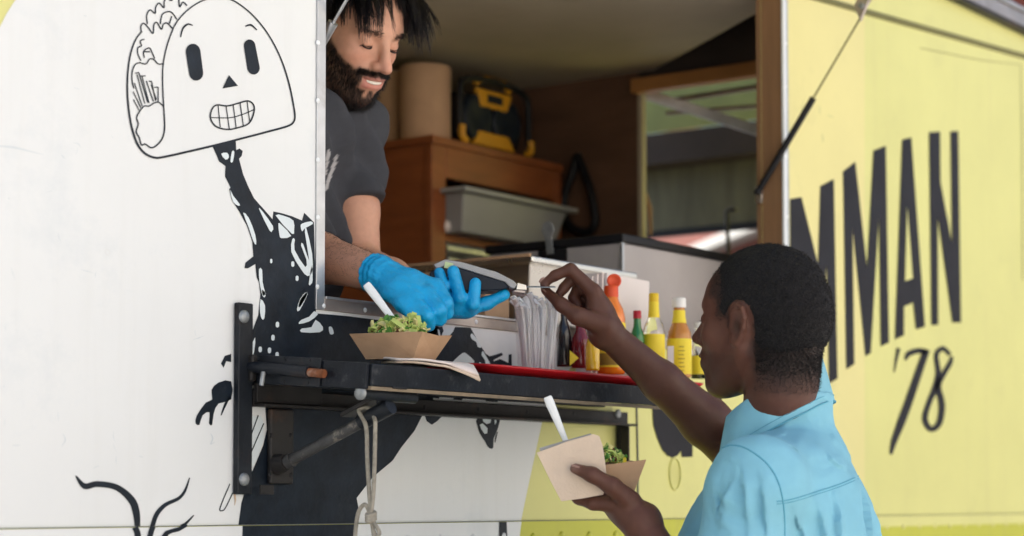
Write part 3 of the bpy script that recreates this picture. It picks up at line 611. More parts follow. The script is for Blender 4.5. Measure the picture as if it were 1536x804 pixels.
# grey bin
def tub(name, x0, x1, y0, y1, z0, z1, m, parent=None, ins=.018, rim=.01):
    mb = MB()
    def ring(i, z): return [(x0+i, y0+i, z), (x1-i, y0+i, z), (x1-i, y1-i, z), (x0+i, y1-i, z)]
    R = [ring(ins+.003, z0+.004), ring(.004, z1), ring(0, z1), ring(0, z1-.003)]
    R = [ring(ins, z0), ring(.008, z1-.012), ring(-rim, z1-.012), ring(-rim, z1), ring(.004, z1), ring(ins, z0+.004)]
    vs = sum(R, []); fs = [(i*4+j, i*4+(j+1) % 4, i*4+4+(j+1) % 4, i*4+4+j) for i in range(len(R)-1) for j in range(4)]
    fs += [(3, 2, 1, 0), tuple(range(len(vs)-4, len(vs)))]
    mb.add(vs, fs); return mb.build(name, m, parent, bevel=.003)
tag(tub('storage_tub', 3.69, 4.13, .84, 1.2, 1.984, 2.085, 'greybin', ins=.03, rim=.014), 'grey plastic tub pushed onto the cabinet shelf', 'tub')
# foil rolls / tray stack lower shelf
tag(MB().box(3.71, 3.95, .90, 1.15, 1.8835, 1.925).build('food_tray', 'alu', bevel=.004), 'flat metal tray on the lower cabinet shelf', 'tray')
tag(MB().tube([(3.70, .915, 1.945), (4.02, .915, 1.945)], .0185, 14).build('foil_roll', 'alu'), 'metal foil roll lying on the flat tray in the cabinet', 'foil roll')
tag(MB().lathe([(0, 0), (.016, 0), (.02, .012), (.017, .026), (0, .03)], (3.705, .915, 1.9835), n=14).build('paper_ball', 'napwhite'), 'small crumpled pale bag beside the grey tub', 'bag')
# paper rolls
def proll(px0, px1, ytop, y, lab):
    a = onY((px0+px1)/2, 150, y); r = abs(onY(px1, 150, y)[0]-onY(px0, 150, y)[0])*.40; h = float(onY((px0+px1)/2, ytop, y)[2])-ct-.002
    o = MB().lathe([(.019, 0), (r*.97, 0), (r, .004), (r, h-.004), (r*.97, h), (.019, h), (.019, 0)], (a[0], y, ct+.001), n=36).build('paper_roll', 'kraft')
    tag(o, lab, 'paper roll')
proll(607, 668, 101, 1.0, 'larger brown paper roll standing on the cabinet next to the radio')
proll(566, 604, 109, 1.12, 'smaller brown paper roll standing on the cabinet, partly behind the other')
# jobsite radio
RD = empty('portable_radio'); tag(RD, 'black and orange-yellow rugged portable radio on the cabinet', 'radio')
rx0, rx1 = float(onY(682, 170, .93)[0]), float(onY(788, 170, .93)[0]); rz0, rz1 = ct+.002, 2.375; ry = .93; cxm = (rx0+rx1)/2
MB().box(rx0+.02, rx1-.02, ry+.004, ry+.16, rz0+.018, rz1-.03).build('body', 'blackp', RD, bevel=.012)
for x in (rx0+.085, rx1-.085):
    sp = MB().lathe([(.058, 0), (.058, .01), (.05, .014), (.03, .009), (0, .006)], (x, ry+.003, (rz0+rz1)/2-.008), (0, -1, 0), 28).build('speaker', 'darkblue', RD)
MB().hexa([(cxm-.055, ry-.012, rz1-.062), (cxm+.055, ry-.012, rz1-.062), (cxm+.05, ry+.003, rz1-.062), (cxm-.05, ry+.003, rz1-.062), (cxm-.075, ry-.012, rz1-.018), (cxm+.075, ry-.012, rz1-.018), (cxm+.07, ry+.003, rz1-.018), (cxm-.07, ry+.003, rz1-.018)]).build('display_panel', 'yellowp', RD, bevel=.004)
MB().box(cxm-.03, cxm+.03, ry-.0145, ry-.0125, rz1-.05, rz1-.03).build('display', 'darkblue', RD)
MB().hexa([(cxm-.085, ry-.014, rz0+.006), (cxm+.085, ry-.014, rz0+.006), (cxm+.085, ry+.003, rz0+.006), (cxm-.085, ry+.003, rz0+.006), (cxm-.06, ry-.012, rz0+.042), (cxm+.06, ry-.012, rz0+.042), (cxm+.06, ry+.003, rz0+.042), (cxm-.06, ry+.003, rz0+.042)]).build('battery_cover', 'yellowp', RD, bevel=.004)
MB().tube(smoothpath([(rx0+.005, ry-.012, rz0+.03), (rx0+.005, ry-.012, rz1-.04), (rx0+.03, ry-.012, rz1-.006), (cxm, ry-.012, rz1+.006), (rx1-.03, ry-.012, rz1-.006), (rx1-.005, ry-.012, rz1-.04), (rx1-.005, ry-.012, rz0+.03)], 6), .0085, 10).build('roll_cage', 'blackp', RD)
for x in (rx0, rx1):
    MB().tube(smoothpath([(x+.02*(1 if x == rx0 else -1), ry-.02, rz0+.006), (x+.004*(1 if x == rx0 else -1), ry-.02, rz0+.016), (x+.004*(1 if x == rx0 else -1), ry-.02, rz0+.042)], 4), .009, 10).build('corner_guard', 'yellowp', RD)
MB().tube([(cxm-.07, ry-.004, rz1-.006), (cxm-.04, ry-.01, rz1+.008), (cxm+.04, ry-.01, rz1+.008), (cxm+.07, ry-.004, rz1-.006)], .008, 10).build('handle', 'yellowp', RD)
# tube lamp under the ceiling, cable
a, b = onY(612, 50, 1.05), onY(700, 74, 1.05)
LT = MB().tube([a, b], .013, 12).build('tube_lamp', 'whitep'); tag(LT, 'unlit white tube lamp under the truck ceiling', 'lamp')
MB().obox(b+V(.02, 0, -.004), V(.025, 0, 0), V(0, .016, 0), V(0, 0, .016)).build('end_cap', 'blackp', LT); MB().obox(a+V(-.02, 0, 0), V(.022, 0, 0), V(0, .016, 0), V(0, 0, .016)).build('end_cap', 'blackp', LT)
for q in (a, b): MB().tube([q, V(q[0], q[1], CZ+.001)], .004, 6).build('hanger', 'blackp', LT)
tag(MB().tube(smoothpath([onY(600, 72, 1.15), onY(640, 82, 1.15), onY(680, 92, 1.15), onY(725, 103, 1.15), onY(770, 125, 1.18), onY(800, 150, 1.2), onY(812, 190, 1.28)], 6), .006, 8).build('cable', 'greybin'), 'grey cable sagging behind the paper rolls and radio', 'cable')
tag(
    MB().tube(smoothpath([onX(866, 232, 4.20), onX(884, 280, 4.19), onX(893, 330, 4.19), onX(880, 349, 4.19), onX(852, 335, 4.19), onX(846, 300, 4.19), onX(858, 262, 4.19), onX(864, 236, 4.20)], 6), .011, 8).build('hanging_hose', 'blackp'), 'black hose looped on a hook on the brown inner wall', 'hose')
# counter inside the window
CN = empty('kitchen_counter'); tag(CN, 'stainless kitchen counter inside the serving window', 'counter')
MB().box(2.74, 4.19, .075, .62, 1.615, 1.64).build('worktop', 'steel', CN, bevel=.003)
for x in (2.78, 4.1):
    for y in (.12, .56): MB().box(x-.02, x+.02, y-.02, y+.02, FZ, 1.6145).build('leg', 'steel', CN)
# steel food pan
FP = empty('steam_pan'); tag(FP, 'deep stainless steam pan standing just inside the window sill', 'pan')
pc = onY(797, 384, .085); pz = float(pc[2])
tub('pan', float(pc[0])+.008, float(pc[0])+.33, .093, .36, 1.648, pz, 'steel', FP, ins=.025, rim=.014)
MB().box(float(pc[0])-.006, float(pc[0])+.01, .30, .36, 1.642, pz-.014).build('support', 'kraft', FP)
MB().box(float(pc[0])-.008, float(pc[0])-.001, .084, .374, pz-.0015, pz+.0045).build('lid_edge', 'kraft2', FP, bevel=.001)
# tan block standing in for the brown reflection in the pan's side
tag(MB().box(2.80, 2.872, .10, .28, 1.641, 1.725).build('tan_reflection_block', 'kraft2', bevel=.002), 'small tan block in place of the brown reflection on the steel pan', 'box')
# grey hinged box (chiller) with lid
GB = empty('grey_cooler'); tag(GB, 'grey enamel cooler box with black lid trim behind the sauces', 'cooler')
gx, gy, gz = 3.316, .15, 1.879
MB().box(gx, 4.05, gy, gy+.335, 1.675, gz-.018).build('body', 'greybox', GB, bevel=.004)
MB().box(gx-.006, 4.056, gy-.006, gy+.341, gz-.0175, gz).build('lid_trim', 'blackp', GB, bevel=.004)
MB().box(gx-.002, gx+.005, gy-.002, gy+.005, 1.68, gz-.018).build('corner_strip', 'alu', GB)
MB().box(gx+.02, 4.03, gy+.02, gy+.31, 1.6405, 1.6745).build('base', 'blackp', GB)
yy = onX(830, 350, gx)[1]
MB().box(gx-.005, gx-.0005, yy-.035, yy+.035, gz-.075, gz-.02).build('latch_recess', 'blackp', GB)
MB().prism([V(gx-.012, yy-.008, gz-.03), V(gx-.012, yy+.008, gz-.03), V(gx-.02, yy+.008, gz+.006), V(gx-.02, yy+.015, gz+.016), V(gx-.02, yy+.011, gz+.03), V(gx-.02, yy, gz+.036), V(gx-.02, yy-.011, gz+.03), V(gx-.02, yy-.015, gz+.016), V(gx-.02, yy-.008, gz+.006)], (.003, 0, 0)).build('latch', 'bolt', GB)

# ================================================================ THINGS ON THE SHELF
# red tray
RT_ = empty('red_tray'); tag(RT_, 'shallow red plastic tray holding sauces and cutlery on the black shelf', 'tray')
tx0, tx1, to0, to1 = float(onY(739, 552, -.205)[0]), float(onY(1060, 577, -.205)[0]), .045, .208
def rrect(x0, x1, o0, o1, r, n=6):
    pts = []
    for cx, co, a0 in ((x1-r, o1-r, 0), (x0+r, o1-r, 90), (x0+r, o0+r, 180), (x1-r, o0+r, 270)):
        for k in range(n+1): t = math.radians(a0+90*k/n); pts.append((cx+r*math.cos(t), co+r*math.sin(t)))
    return pts
mb = MB(); rings = []
for ins, u in ((.016, .0008), (.0015, .011), (0, .0145), (.003, .0155), (.006, .0130), (.018, .0035)):
    rings.append([SH(x, o, u) for x, o in rrect(tx0+ins, tx1-ins, to0+ins, to1-ins, .022)])
k = len(rings[0]); vs = sum(rings, []); fs = [(i*k+j, i*k+(j+1) % k, (i+1)*k+(j+1) % k, (i+1)*k+j) for i in range(len(rings)-1) for j in range(k)]
fs += [tuple(range(k))[::-1], tuple(range((len(rings)-1)*k, len(rings)*k))]
mb.add(vs, fs, True); mb.build('tray_body', 'red', RT_)
TZ = lambda o: float(SH(0, o, .004)[2])
def foot(px, o): q = onY(px, 550, -o); return V(q[0], -o, TZ(o))
# cup of plastic forks
CP = empty('cutlery_cup'); tag(CP, 'clear plastic cup on the red tray packed with wrapped white forks', 'cup')
cb = foot(806, .125)+V(0, 0, .0005)
MB().lathe([(0, .001), (.031, .001), (.032, .004), (.0385, .104), (.0398, .105), (.0398, .108), (.0375, .108), (.0305, .005), (0, .004)], cb, n=40).build('cup', 'clearp', CP)
M['wrap'] = mat('plastic_wrap', (.86, .87, .88), .22, alpha=.75)
for i in range(44):
    a = RNG.uniform(0, 2*math.pi); r = .0285*RNG.uniform(.25, 1)**.3; b0 = cb+V(r*.85*math.cos(a), r*.85*math.sin(a), .007)
    t1 = cb+V(r*1.2*math.cos(a)+RNG.normal(0, .002), r*1.2*math.sin(a)+RNG.normal(0, .002), .108)
    tp = cb+V(r*1.3*math.cos(a)-.012+RNG.normal(0, .004), r*1.3*math.sin(a)+RNG.normal(0, .003), .118+RNG.uniform(-.006, .014))
    mm = MB(); pts = smoothpath([b0, b0*.5+t1*.5+V(RNG.normal(0, .0015), RNG.normal(0, .0015), 0), t1, tp], 4)
    mm.tube(pts, list(np.interp(np.linspace(0, 1, len(pts)), [0, .45, .75, 1], [.0028, .0036, .0036, .0056])), 8, flat=.45, hint=(math.cos(a+i), math.sin(a+i), 0))
    mm.build('fork', 'forkp' if i % 4 else 'wrap', CP)
# napkin block behind the sauces
NB = empty('napkin_block'); tag(NB, 'upright block of white napkins behind the orange sauce bottle', 'napkins')
na, nb_ = onY(906, 409, -.075), onY(973, 422, -.075)
ntop = float(na[2])
MB().hexa([(na[0]+.012, -.078, TZ(.075)), (nb_[0]-.012, -.078, TZ(.075)), (nb_[0]-.012, -.050, TZ(.05)), (na[0]+.012, -.050, TZ(.05)), (na[0], -.082, ntop), (nb_[0], -.078, ntop-.002), (nb_[0], -.040, ntop-.002), (na[0], -.040, ntop)]).build('sheet_stack', 'card', NB, bevel=.003)
for k in range(3):
    MB().hexa([(na[0]-.004-.009*k, -.07+.004*k, TZ(.07)), (na[0]-.001-.009*k, -.07+.004*k, TZ(.07)), (na[0]-.001-.009*k, -.03, TZ(.04)), (na[0]-.004-.009*k, -.03, TZ(.04)), (na[0]-.006-.009*k, -.076+.005*k, ntop-.004*k), (na[0]-.002-.009*k, -.076+.005*k, ntop-.004*k), (na[0]-.002-.009*k, -.03, ntop-.004*k), (na[0]-.006-.009*k, -.03, ntop-.004*k)]).build('sheet', 'napwhite', NB)
# bottles
def hue(name, c, r=.15, t=0.0, **k): M[name] = mat(name, c, r, trans=t, **k)
hue('orange_sauce', (.78, .21, .010), .12, coat=.5); hue('orange_cap', (.72, .075, .012), .35); hue('green_glass', (.012, .17, .035), .08, coat=.6); hue('red_cap', (.42, .012, .025), .35)
hue('yellow_sauce', (.76, .47, .02), .12, coat=.6); hue('yellow_label', (.80, .63, .03), .5); hue('yellow_cap', (.74, .50, .01), .35); hue('white_cap', (.78, .76, .72), .4)
hue('ketchup', (.16, .008, .012), .15, coat=.5); hue('dark_sauce', (.012, .010, .012), .12, coat=.5); hue('amber_sauce', (.50, .20, .02), .15, coat=.5); hue('label_ink', (.25, .16, .02), .6); hue('label_blue', (.12, .2, .5), .6)
def bottle(name, px, o, rpx, segs, lab, cat='bottle'):
    """segs: (part name, material, [(radius px, photo row), ...]) - rows give heights above the tray, radii in px at that place"""
    c = foot(px, o); sc = np.linalg.norm(onY(px+1, 550, -o)-onY(px, 550, -o))
    z = (c-CAM)@FW/F   # metres per pixel at the bottle
    E_ = empty(name); tag(E_, lab, 'bottle', 'sauce bottles on the red tray')
    row0 = None
    for part, m, prof in segs:
        P = [(r*z, float(onY(px, y, -o)[2])-c[2]) for r, y in prof]; P = [(r, max(h, .0006)) for r, h in P]
        MB().lathe(P, c, n=28).build(part, m, E_)
    return E_, c, z
bottle('sauce_bottle', 917, .125, 1, [('bottle', 'orange_sauce', [(0, 562), (19, 562), (21, 558), (21.5, 500), (21, 478), (18, 464), (12, 452), (9.5, 444), (9.5, 440)]),
    ('cap', 'orange_cap', [(10.8, 446), (11, 445), (10.8, 431), (9.5, 429), (0, 429)]), ('label', 'yellow_label', [(21.7, 552), (21.9, 551), (22, 486), (21.8, 485)]), ('label_print', 'label_ink', [(22.05, 549), (22.1, 532), (22.05, 531)])],
    'large orange hot sauce squeeze bottle with its orange flip cap open')
bo = [o for o in bpy.data.objects if o.name == 'sauce_bottle'][0]
q = onY(921, 422, -.118); fwd = -FW
MB().lathe([(0, 0), (.010, 0), (.0125, .002), (.0125, .005), (.010, .006), (.008, .004), (0, .004)], q, unit(fwd+V(0, 0, .15)), 24).build('flip_lid', 'orange_cap', bo)
MB().box(q[0]-.003, q[0]+.003, q[1]-.002, q[1]+.004, q[2]-.016, q[2]-.008).build('hinge', 'orange_cap', bo)
pl = onY(926, 500, -.152); rtv = unit(V(RT[0], RT[1], 0))
MB().obox(pl, rtv*.0065, unit(V(FW[0], FW[1], 0))*.0004, V(0, 0, .011)).build('label_print', 'card', bo)
MB().obox(pl+V(0, 0, .002)-.0007*unit(V(FW[0], FW[1], 0)), rtv*.004, unit(V(FW[0], FW[1], 0))*.0002, V(0, 0, .0012)).build('label_print', 'label_blue', bo)
bottle('sauce_bottle', 956, .115, 1, [('bottle', 'green_glass', [(0, 556), (10.5, 556), (11, 553), (11, 510), (9.5, 500), (6, 490), (5.2, 476)]), ('cap', 'red_cap', [(6.2, 478), (6.3, 477), (6.1, 467), (5, 466), (0, 466)]), ('label', 'green_glass', [(11.3, 545), (11.4, 520), (11.2, 518)])], 'small green hot sauce bottle with a red cap')
bottle('sauce_bottle', 981, .13, 1, [('bottle', 'glass', [(0, 560), (15.5, 560), (16.5, 557), (16.5, 498), (14, 488), (8.5, 476), (7.2, 462), (7, 450)]), ('sauce', 'yellow_sauce', [(0, 559), (15, 559), (15.6, 556), (15.6, 503), (0, 502)]), ('neck_label', 'yellow_label', [(9, 477), (7.9, 463), (7.9, 453)]), ('cap', 'yellow_cap', [(7.6, 453), (7.8, 452), (7.6, 441), (6.5, 440), (0, 440)]), ('label', 'yellow_label', [(16.7, 552), (16.8, 551), (16.8, 503), (16.7, 502)])], 'clear glass sauce bottle with yellow cap and yellow label')
bottle('sauce_bottle', 1019, .15, 1, [('bottle', 'amber_sauce', [(0, 567), (17, 567), (18, 564), (18.5, 510), (17, 498), (10.5, 484), (8.6, 474), (8.4, 460)]), ('neck_label', 'yellow_label', [(11.4, 485), (9.4, 475), (9.2, 466)]), ('cap', 'white_cap', [(10.4, 462), (10.6, 461), (10.4, 449), (9.2, 447), (0, 447)]), ('label', 'yellow_label', [(18.6, 562), (18.8, 561), (19, 512), (18.6, 509)])], 'amber sauce bottle with white cap and yellow label')
wb_ = [o for o in bpy.data.objects if o.name.startswith('sauce_bottle')][-1]
pl = onY(1006, 537, -.172); MB().obox(pl, rtv*.0055, unit(V(FW[0], FW[1], 0))*.0008, V(0, 0, .021)).build('label_print', 'card', wb_)
for k in range(7):
    pl = onY(1022, 520+6*k, -.1735); MB().obox(pl, rtv*(.006 if k % 2 else .0045), unit(V(FW[0], FW[1], 0))*.0004, V(0, 0, .0007)).build('label_print', 'label_ink', wb_)
bottle('sauce_bottle', 1049, .13, 1, [('bottle', 'glass', [(0, 568), (12, 568), (12.5, 520), (11, 508), (7, 500), (7, 488)]), ('label', 'yellow_label', [(12.7, 562), (12.8, 535), (12.7, 534)]), ('cap', 'white_cap', [(7.5, 492), (7.5, 484), (0, 483)])], 'short clear sauce bottle at the end of the tray by the customer face')
bottle('sauce_bottle', 871, .11, 1, [('bottle', 'ketchup', [(0, 552), (13.5, 552), (14.5, 549), (14.5, 520), (13, 508), (8, 496), (6.5, 480)]), ('cap', 'red_cap', [(7.2, 482), (7.2, 470), (0, 469)])], 'dark red ketchup bottle with a yellow diamond label')
kb = [o for o in bpy.data.objects if o.name.startswith('sauce_bottle')][-1]
pl = onY(861, 537, -.135); MB().prism([pl+rtv*-.007+V(0, 0, -.013), pl+rtv*.008+V(0, 0, 0), pl+rtv*-.007+V(0, 0, .013)], unit(V(FW[0], FW[1], 0))*.001).build('label', 'yellow_label', kb)
bottle('sauce_bottle', 889, .15, 1, [('bottle', 'yellow_sauce', [(0, 556), (10, 556), (10.5, 553), (10.5, 520), (8, 510), (5, 500)]), ('cap', 'yellow_cap', [(5.2, 502), (5.2, 492), (0, 491)])], 'slim yellow mustard bottle between ketchup and orange sauce')
bottle('sauce_bottle', 846, .085, 1, [('bottle', 'dark_sauce', [(0, 550), (11, 550), (11.5, 547), (11.5, 505), (9, 492), (5, 480), (5, 468)]), ('cap', 'blackp', [(5.6, 470), (5.6, 460), (0, 459)])], 'black sauce bottle right behind the fork cup')

# ---- food
M['lettuce1'] = mat('pale_green_lettuce', (.46, .56, .15), .5, var=.3, vscale=60); M['lettuce2'] = mat('green_herb', (.07, .22, .03), .5, var=.3, vscale=60); M['lettuce3'] = mat('yellow_corn_cheese', (.68, .62, .27), .5, var=.2, vscale=60)
M['tortilla'] = mat('corn_tortilla', (.62, .47, .24), .7, var=.15, vscale=60)
M['meat'] = mat('browned_filling', (.13, .055, .025), .5, var=.4, vscale=80)
def heap(parent, c, ax, ay, az, n, size, name='garnish', share=(.5, .2, .2, .1)):
    sets = [MB() for _ in range(4)]
    for i in range(n):
        a = RNG.uniform(0, 2*math.pi); r = math.sqrt(RNG.uniform(0, 1)); h = math.sqrt(max(0, 1-r*r))*RNG.uniform(.55, 1.05)
        q = c+ax*r*math.cos(a)+ay*r*math.sin(a)+az*h
        k = RNG.choice(4, p=share); d = unit(RNG.normal(0, 1, 3)); e, f_, _ = frame(d, RNG.normal(0, 1, 3)); s = size*RNG.uniform(.5, 1.2)
        if k == 3:
            sets[k].obox(q, d*s*.5, e*s*.35, f_*s*.3)
        else:   # short curled shred
            bend = f_*s*RNG.uniform(.2, .7); w_ = e*s*RNG.uniform(.18, .42); t_ = f_*s*.14; pts = [q-d*s, q+bend*.8, q+d*s]
            vs = []
            for p_ in pts: vs += [p_-w_-t_, p_+w_-t_, p_+w_+t_, p_-w_+t_]
            sets[k].add(vs, [(0, 1, 5, 4), (1, 2, 6, 5), (2, 3, 7, 6), (3, 0, 4, 7), (4, 5, 9, 8), (5, 6, 10, 9), (6, 7, 11, 10), (7, 4, 8, 11), (3, 2, 1, 0), (8, 9, 10, 11)])
    for s_, m, nm in zip(sets, ('lettuce1', 'lettuce2', 'lettuce3', 'meat'), ('shredded_lettuce', 'chopped_herbs', 'shredded_cheese', 'filling')):
        if s_.v: tag(s_.build(nm, m, parent), kind='stuff')
def boat(root, c, L, W, up, hL, hW, h, m='kraft2', th=.0012):
    """folded paper boat: base hL x hW half sizes, flaring to the rim"""
    rim = 1.42
    B = [c-L*hL-W*hW, c+L*hL-W*hW, c+L*hL+W*hW, c-L*hL+W*hW]
    T = [c-L*hL*rim*1.05-W*hW*rim+up*h, c+L*hL*rim*1.05-W*hW*rim+up*h, c+L*hL*rim*1.05+W*hW*rim+up*h, c-L*hL*rim*1.05+W*hW*rim+up*h]
    mb = MB(); mb.add(B, [(0, 1, 2, 3)]); mb.build('boat_base', m, root).modifiers.new('s', 'SOLIDIFY').thickness = th
    for i in range(4):
        j = (i+1) % 4; n_ = np.cross(B[j]-B[i], up); n_ = unit(n_); mid = (T[i]+T[j])/2
        tb = (T[j]-T[i])*.02
        o = MB().add([B[i], B[j], T[j]-tb*(i % 2), mid+up*(-.003 if i % 2 else .0)+n_*.002, T[i]+tb*(i % 2)], [(0, 1, 2, 3, 4)]).build('boat_side', m, root)
        o.modifiers.new('s', 'SOLIDIFY').thickness = th
    return T
B1 = empty('taco_boat'); tag(B1, 'paper boat with a lettuce-topped taco standing on napkins on the shelf', 'food boat')
bc = onY(600, 545, -.125); bc = SH(float(bc[0])-.012, .135, .0125); Ld = unit(RT*.86-FW*.51+V(0, 0, .01)); Wd = unit(np.cross(V(0, 0, 1), Ld)); upv = np.cross(Ld, Wd)
boat(B1, bc, Ld, Wd, upv, .043, .029, .036)
mb = MB(); mb.tube([bc-Ld*.05+upv*.028, bc-Ld*.02+upv*.034, bc+Ld*.03+upv*.034, bc+Ld*.05+upv*.028], [.012, .026, .026, .012], 14, flat=.42); mb.build('tortilla', 'tortilla', B1)
heap(B1, bc+upv*.034-Ld*.004, Ld*.045, Wd*.028, upv*.026, 300, .0082, share=(.44, .14, .30, .12)); heap(B1, bc+upv*.036-Ld*.004, Ld*.046, Wd*.030, upv*.024, 60, .0135, share=(.55, .3, .15, 0))
def fork(name, a, b, lab, wd=.0064, parent=None, hint=None):
    mb = MB(); pts = [a+(b-a)*t for t in (0, .03, .15, .5, .8, 1)]
    mb.tube(pts, [wd*.85, wd, wd*1.05, wd*.85, wd*.65, wd*.6], 10, flat=.32, hint=hint if hint is not None else FW); o = mb.build(name, 'whitep', parent)
    if lab: tag(o, lab, 'fork')
    return o
fk = bc+upv*.045+Ld*.010
fork('plastic_fork', dep(549, 426, (fk-CAM)@FW+.02), fk-upv*.012, 'white plastic fork stuck into the taco on the shelf', hint=FW)
# napkins on the shelf
for k, (dx, do, rot, lab) in enumerate(((0, 0, 0, 'upper folded beige napkin under the taco boat'), (.004, .004, .06, 'lower folded beige napkin hanging over the shelf edge'))):
    nx = 14; ny = 8; vs = []
    for i in range(nx+1):
        for j in range(ny+1):
            s_ = i/nx-.5; t_ = j/ny-.5; x = s_*.125; o_ = t_*.115
            xr = x*math.cos(.62+rot)-o_*math.sin(.62+rot); orr = x*math.sin(.62+rot)+o_*math.cos(.62+rot)
            X_ = bc[0]+.012+dx+xr; O_ = .176+do+orr; u = .0095-.0045*k+.0012*math.sin(9*s_+k)*math.cos(7*t_)
            if O_ > SD: u -= (O_-SD)*.62
            vs.append(SH(X_, O_, u))
    fs = [(i*(ny+1)+j, (i+1)*(ny+1)+j, (i+1)*(ny+1)+j+1, i*(ny+1)+j+1) for i in range(nx) for j in range(ny)]
    o = mobj('paper_napkin', vs, fs, 'napwhite' if k == 0 else 'napkin', smooth=True); sm_ = o.modifiers.new('s', 'SOLIDIFY'); sm_.thickness = .0032; sm_.offset = -1
    tag(o, lab, 'napkin')

# ================================================================ PEOPLE: implicit surfaces -> one continuous mesh
class Field:
    def __init__(s, lo, hi, h):
        s.lo = np.array(lo, float); s.h = h; s.n = np.ceil((np.array(hi)-s.lo)/h).astype(int)+1
        s.a = np.full(s.n, .06, np.float32)
    def op(s, prim, k=.01, mode='u', grow=0.0):
        fn, lo, hi = prim; mg = k+.012+grow
        i0 = np.maximum(0, np.floor((lo-mg-s.lo)/s.h).astype(int)); i1 = np.minimum(s.n, np.ceil((hi+mg-s.lo)/s.h).astype(int)+1)
        if np.any(i1 <= i0): return s
        X, Y, Z = [(s.lo[q]+s.h*np.arange(i0[q], i1[q])).astype(np.float32).reshape([-1 if r == q else 1 for r in range(3)]) for q in range(3)]
        d = fn(X, Y, Z).astype(np.float32)-grow; sl = tuple(slice(i0[q], i1[q]) for q in range(3)); b = s.a[sl]
        if mode == 'u':
            t = np.clip(.5+.5*(b-d)/k, 0, 1); s.a[sl] = b*(1-t)+d*t-k*t*(1-t)
        else:   # smooth subtraction
            d = -d; t = np.clip(.5-.5*(b-d)/k, 0, 1); s.a[sl] = b*(1-t)+d*t+k*t*(1-t)
        return s
    def mesh(s):
        a = s.a; lo = s.lo; h = s.h; sg = a < 0
        c = np.zeros(np.array(a.shape)-1, np.int8)
        for i in (0, 1):
            for j in (0, 1):
                for k in (0, 1): c += sg[i:a.shape[0]-1+i, j:a.shape[1]-1+j, k:a.shape[2]-1+k]
        idx = np.argwhere((c > 0) & (c < 8)); vid = np.full(c.shape, -1, np.int32); vid[tuple(idx.T)] = np.arange(len(idx))
        pos = np.zeros((len(idx), 3)); cnt = np.zeros(len(idx))
        cor = [(i, j, k) for i in (0, 1) for j in (0, 1) for k in (0, 1)]
        val = {q: a[idx[:, 0]+q[0], idx[:, 1]+q[1], idx[:, 2]+q[2]] for q in cor}
        for p in cor:
            for ax in range(3):
                if p[ax] == 0:
                    q = list(p); q[ax] = 1; q = tuple(q); u, v = val[p], val[q]; m = (u < 0) != (v < 0)
                    t = u[m]/(u[m]-v[m]); e = np.repeat(np.array(p, float)[None], m.sum(), 0); e[:, ax] += t; pos[m] += e; cnt[m] += 1
        verts = lo+h*(idx+pos/cnt[:, None]); faces = []
        for ax in range(3):
            A = np.moveaxis(sg, ax, 0); e = np.argwhere(A[:-1] != A[1:]); 
            full = np.zeros_like(e); o = [x for x in range(3) if x != ax]
            full[:, ax] = e[:, 0]; full[:, o[0]] = e[:, 1]; full[:, o[1]] = e[:, 2]
            ok = (full[:, o[0]] > 0) & (full[:, o[1]] > 0) & (full[:, o[0]] < c.shape[o[0]]) & (full[:, o[1]] < c.shape[o[1]]); full = full[ok]
            ins = sg[tuple(full.T)]; q = []
            for d0, d1 in ((-1, -1), (0, -1), (0, 0), (-1, 0)):
                g_ = full.copy(); g_[:, o[0]] += d0; g_[:, o[1]] += d1; q.append(vid[tuple(g_.T)])
            q = np.stack(q, 1); flip = ins if ax != 1 else ~ins
            q[~flip] = q[~flip][:, ::-1]; faces.append(q)
        return verts, np.concatenate(faces)
def fast_mesh(name, verts, faces, m, parent, smooth=True):
    me = bpy.data.meshes.new(name); n = len(faces); w_ = faces.shape[1]
    me.vertices.add(len(verts)); me.vertices.foreach_set('co', np.asarray(verts, np.float32).ravel())
    me.loops.add(n*w_); me.loops.foreach_set('vertex_index', np.asarray(faces, np.int32).ravel())
    me.polygons.add(n); me.polygons.foreach_set('loop_start', np.arange(n, dtype=np.int32)*w_)
    me.update(calc_edges=True); me.validate()
    me.polygons.foreach_set('use_smooth', np.full(len(me.polygons), smooth)); me.materials.append(M[m] if isinstance(m, str) else m)
    return link(bpy.data.objects.new(name, me), parent)
def relax(v, f, it=1, lam=.5):
    for _ in range(it):
        s_ = np.zeros_like(v); c_ = np.zeros(len(v))
        for i in range(4):
            j = (i+1) % 4; np.add.at(s_, f[:, i], v[f[:, j]]); np.add.at(c_, f[:, i], 1); np.add.at(s_, f[:, j], v[f[:, i]]); np.add.at(c_, f[:, j], 1)
        v = v+lam*(s_/np.maximum(c_, 1)[:, None]-v)
    return v
def setcol(o, cols):
    at = o.data.color_attributes.new('Col', 'FLOAT_COLOR', 'POINT'); c = np.ones((len(cols), 4), np.float32); c[:, :3] = cols; at.data.foreach_set('color', c.ravel())
def cone(a, b, ra, rb, flat0=False, flat1=False):
    a = np.asarray(a, float); b = np.asarray(b, float); d = b-a; L2 = d@d; L = math.sqrt(L2)
    def fn(X, Y, Z):
        px, py, pz = X-a[0], Y-a[1], Z-a[2]; t0 = (px*d[0]+py*d[1]+pz*d[2])/L2; t = np.clip(t0, 0, 1)
        r = np.sqrt((px-t*d[0])**2+(py-t*d[1])**2+(pz-t*d[2])**2)-(ra+(rb-ra)*t)
        if flat1: r = np.maximum(r, (t0-1)*L)
        if flat0: r = np.maximum(r, -t0*L)
        return r
    m = max(ra, rb); return fn, np.minimum(a, b)-m, np.maximum(a, b)+m
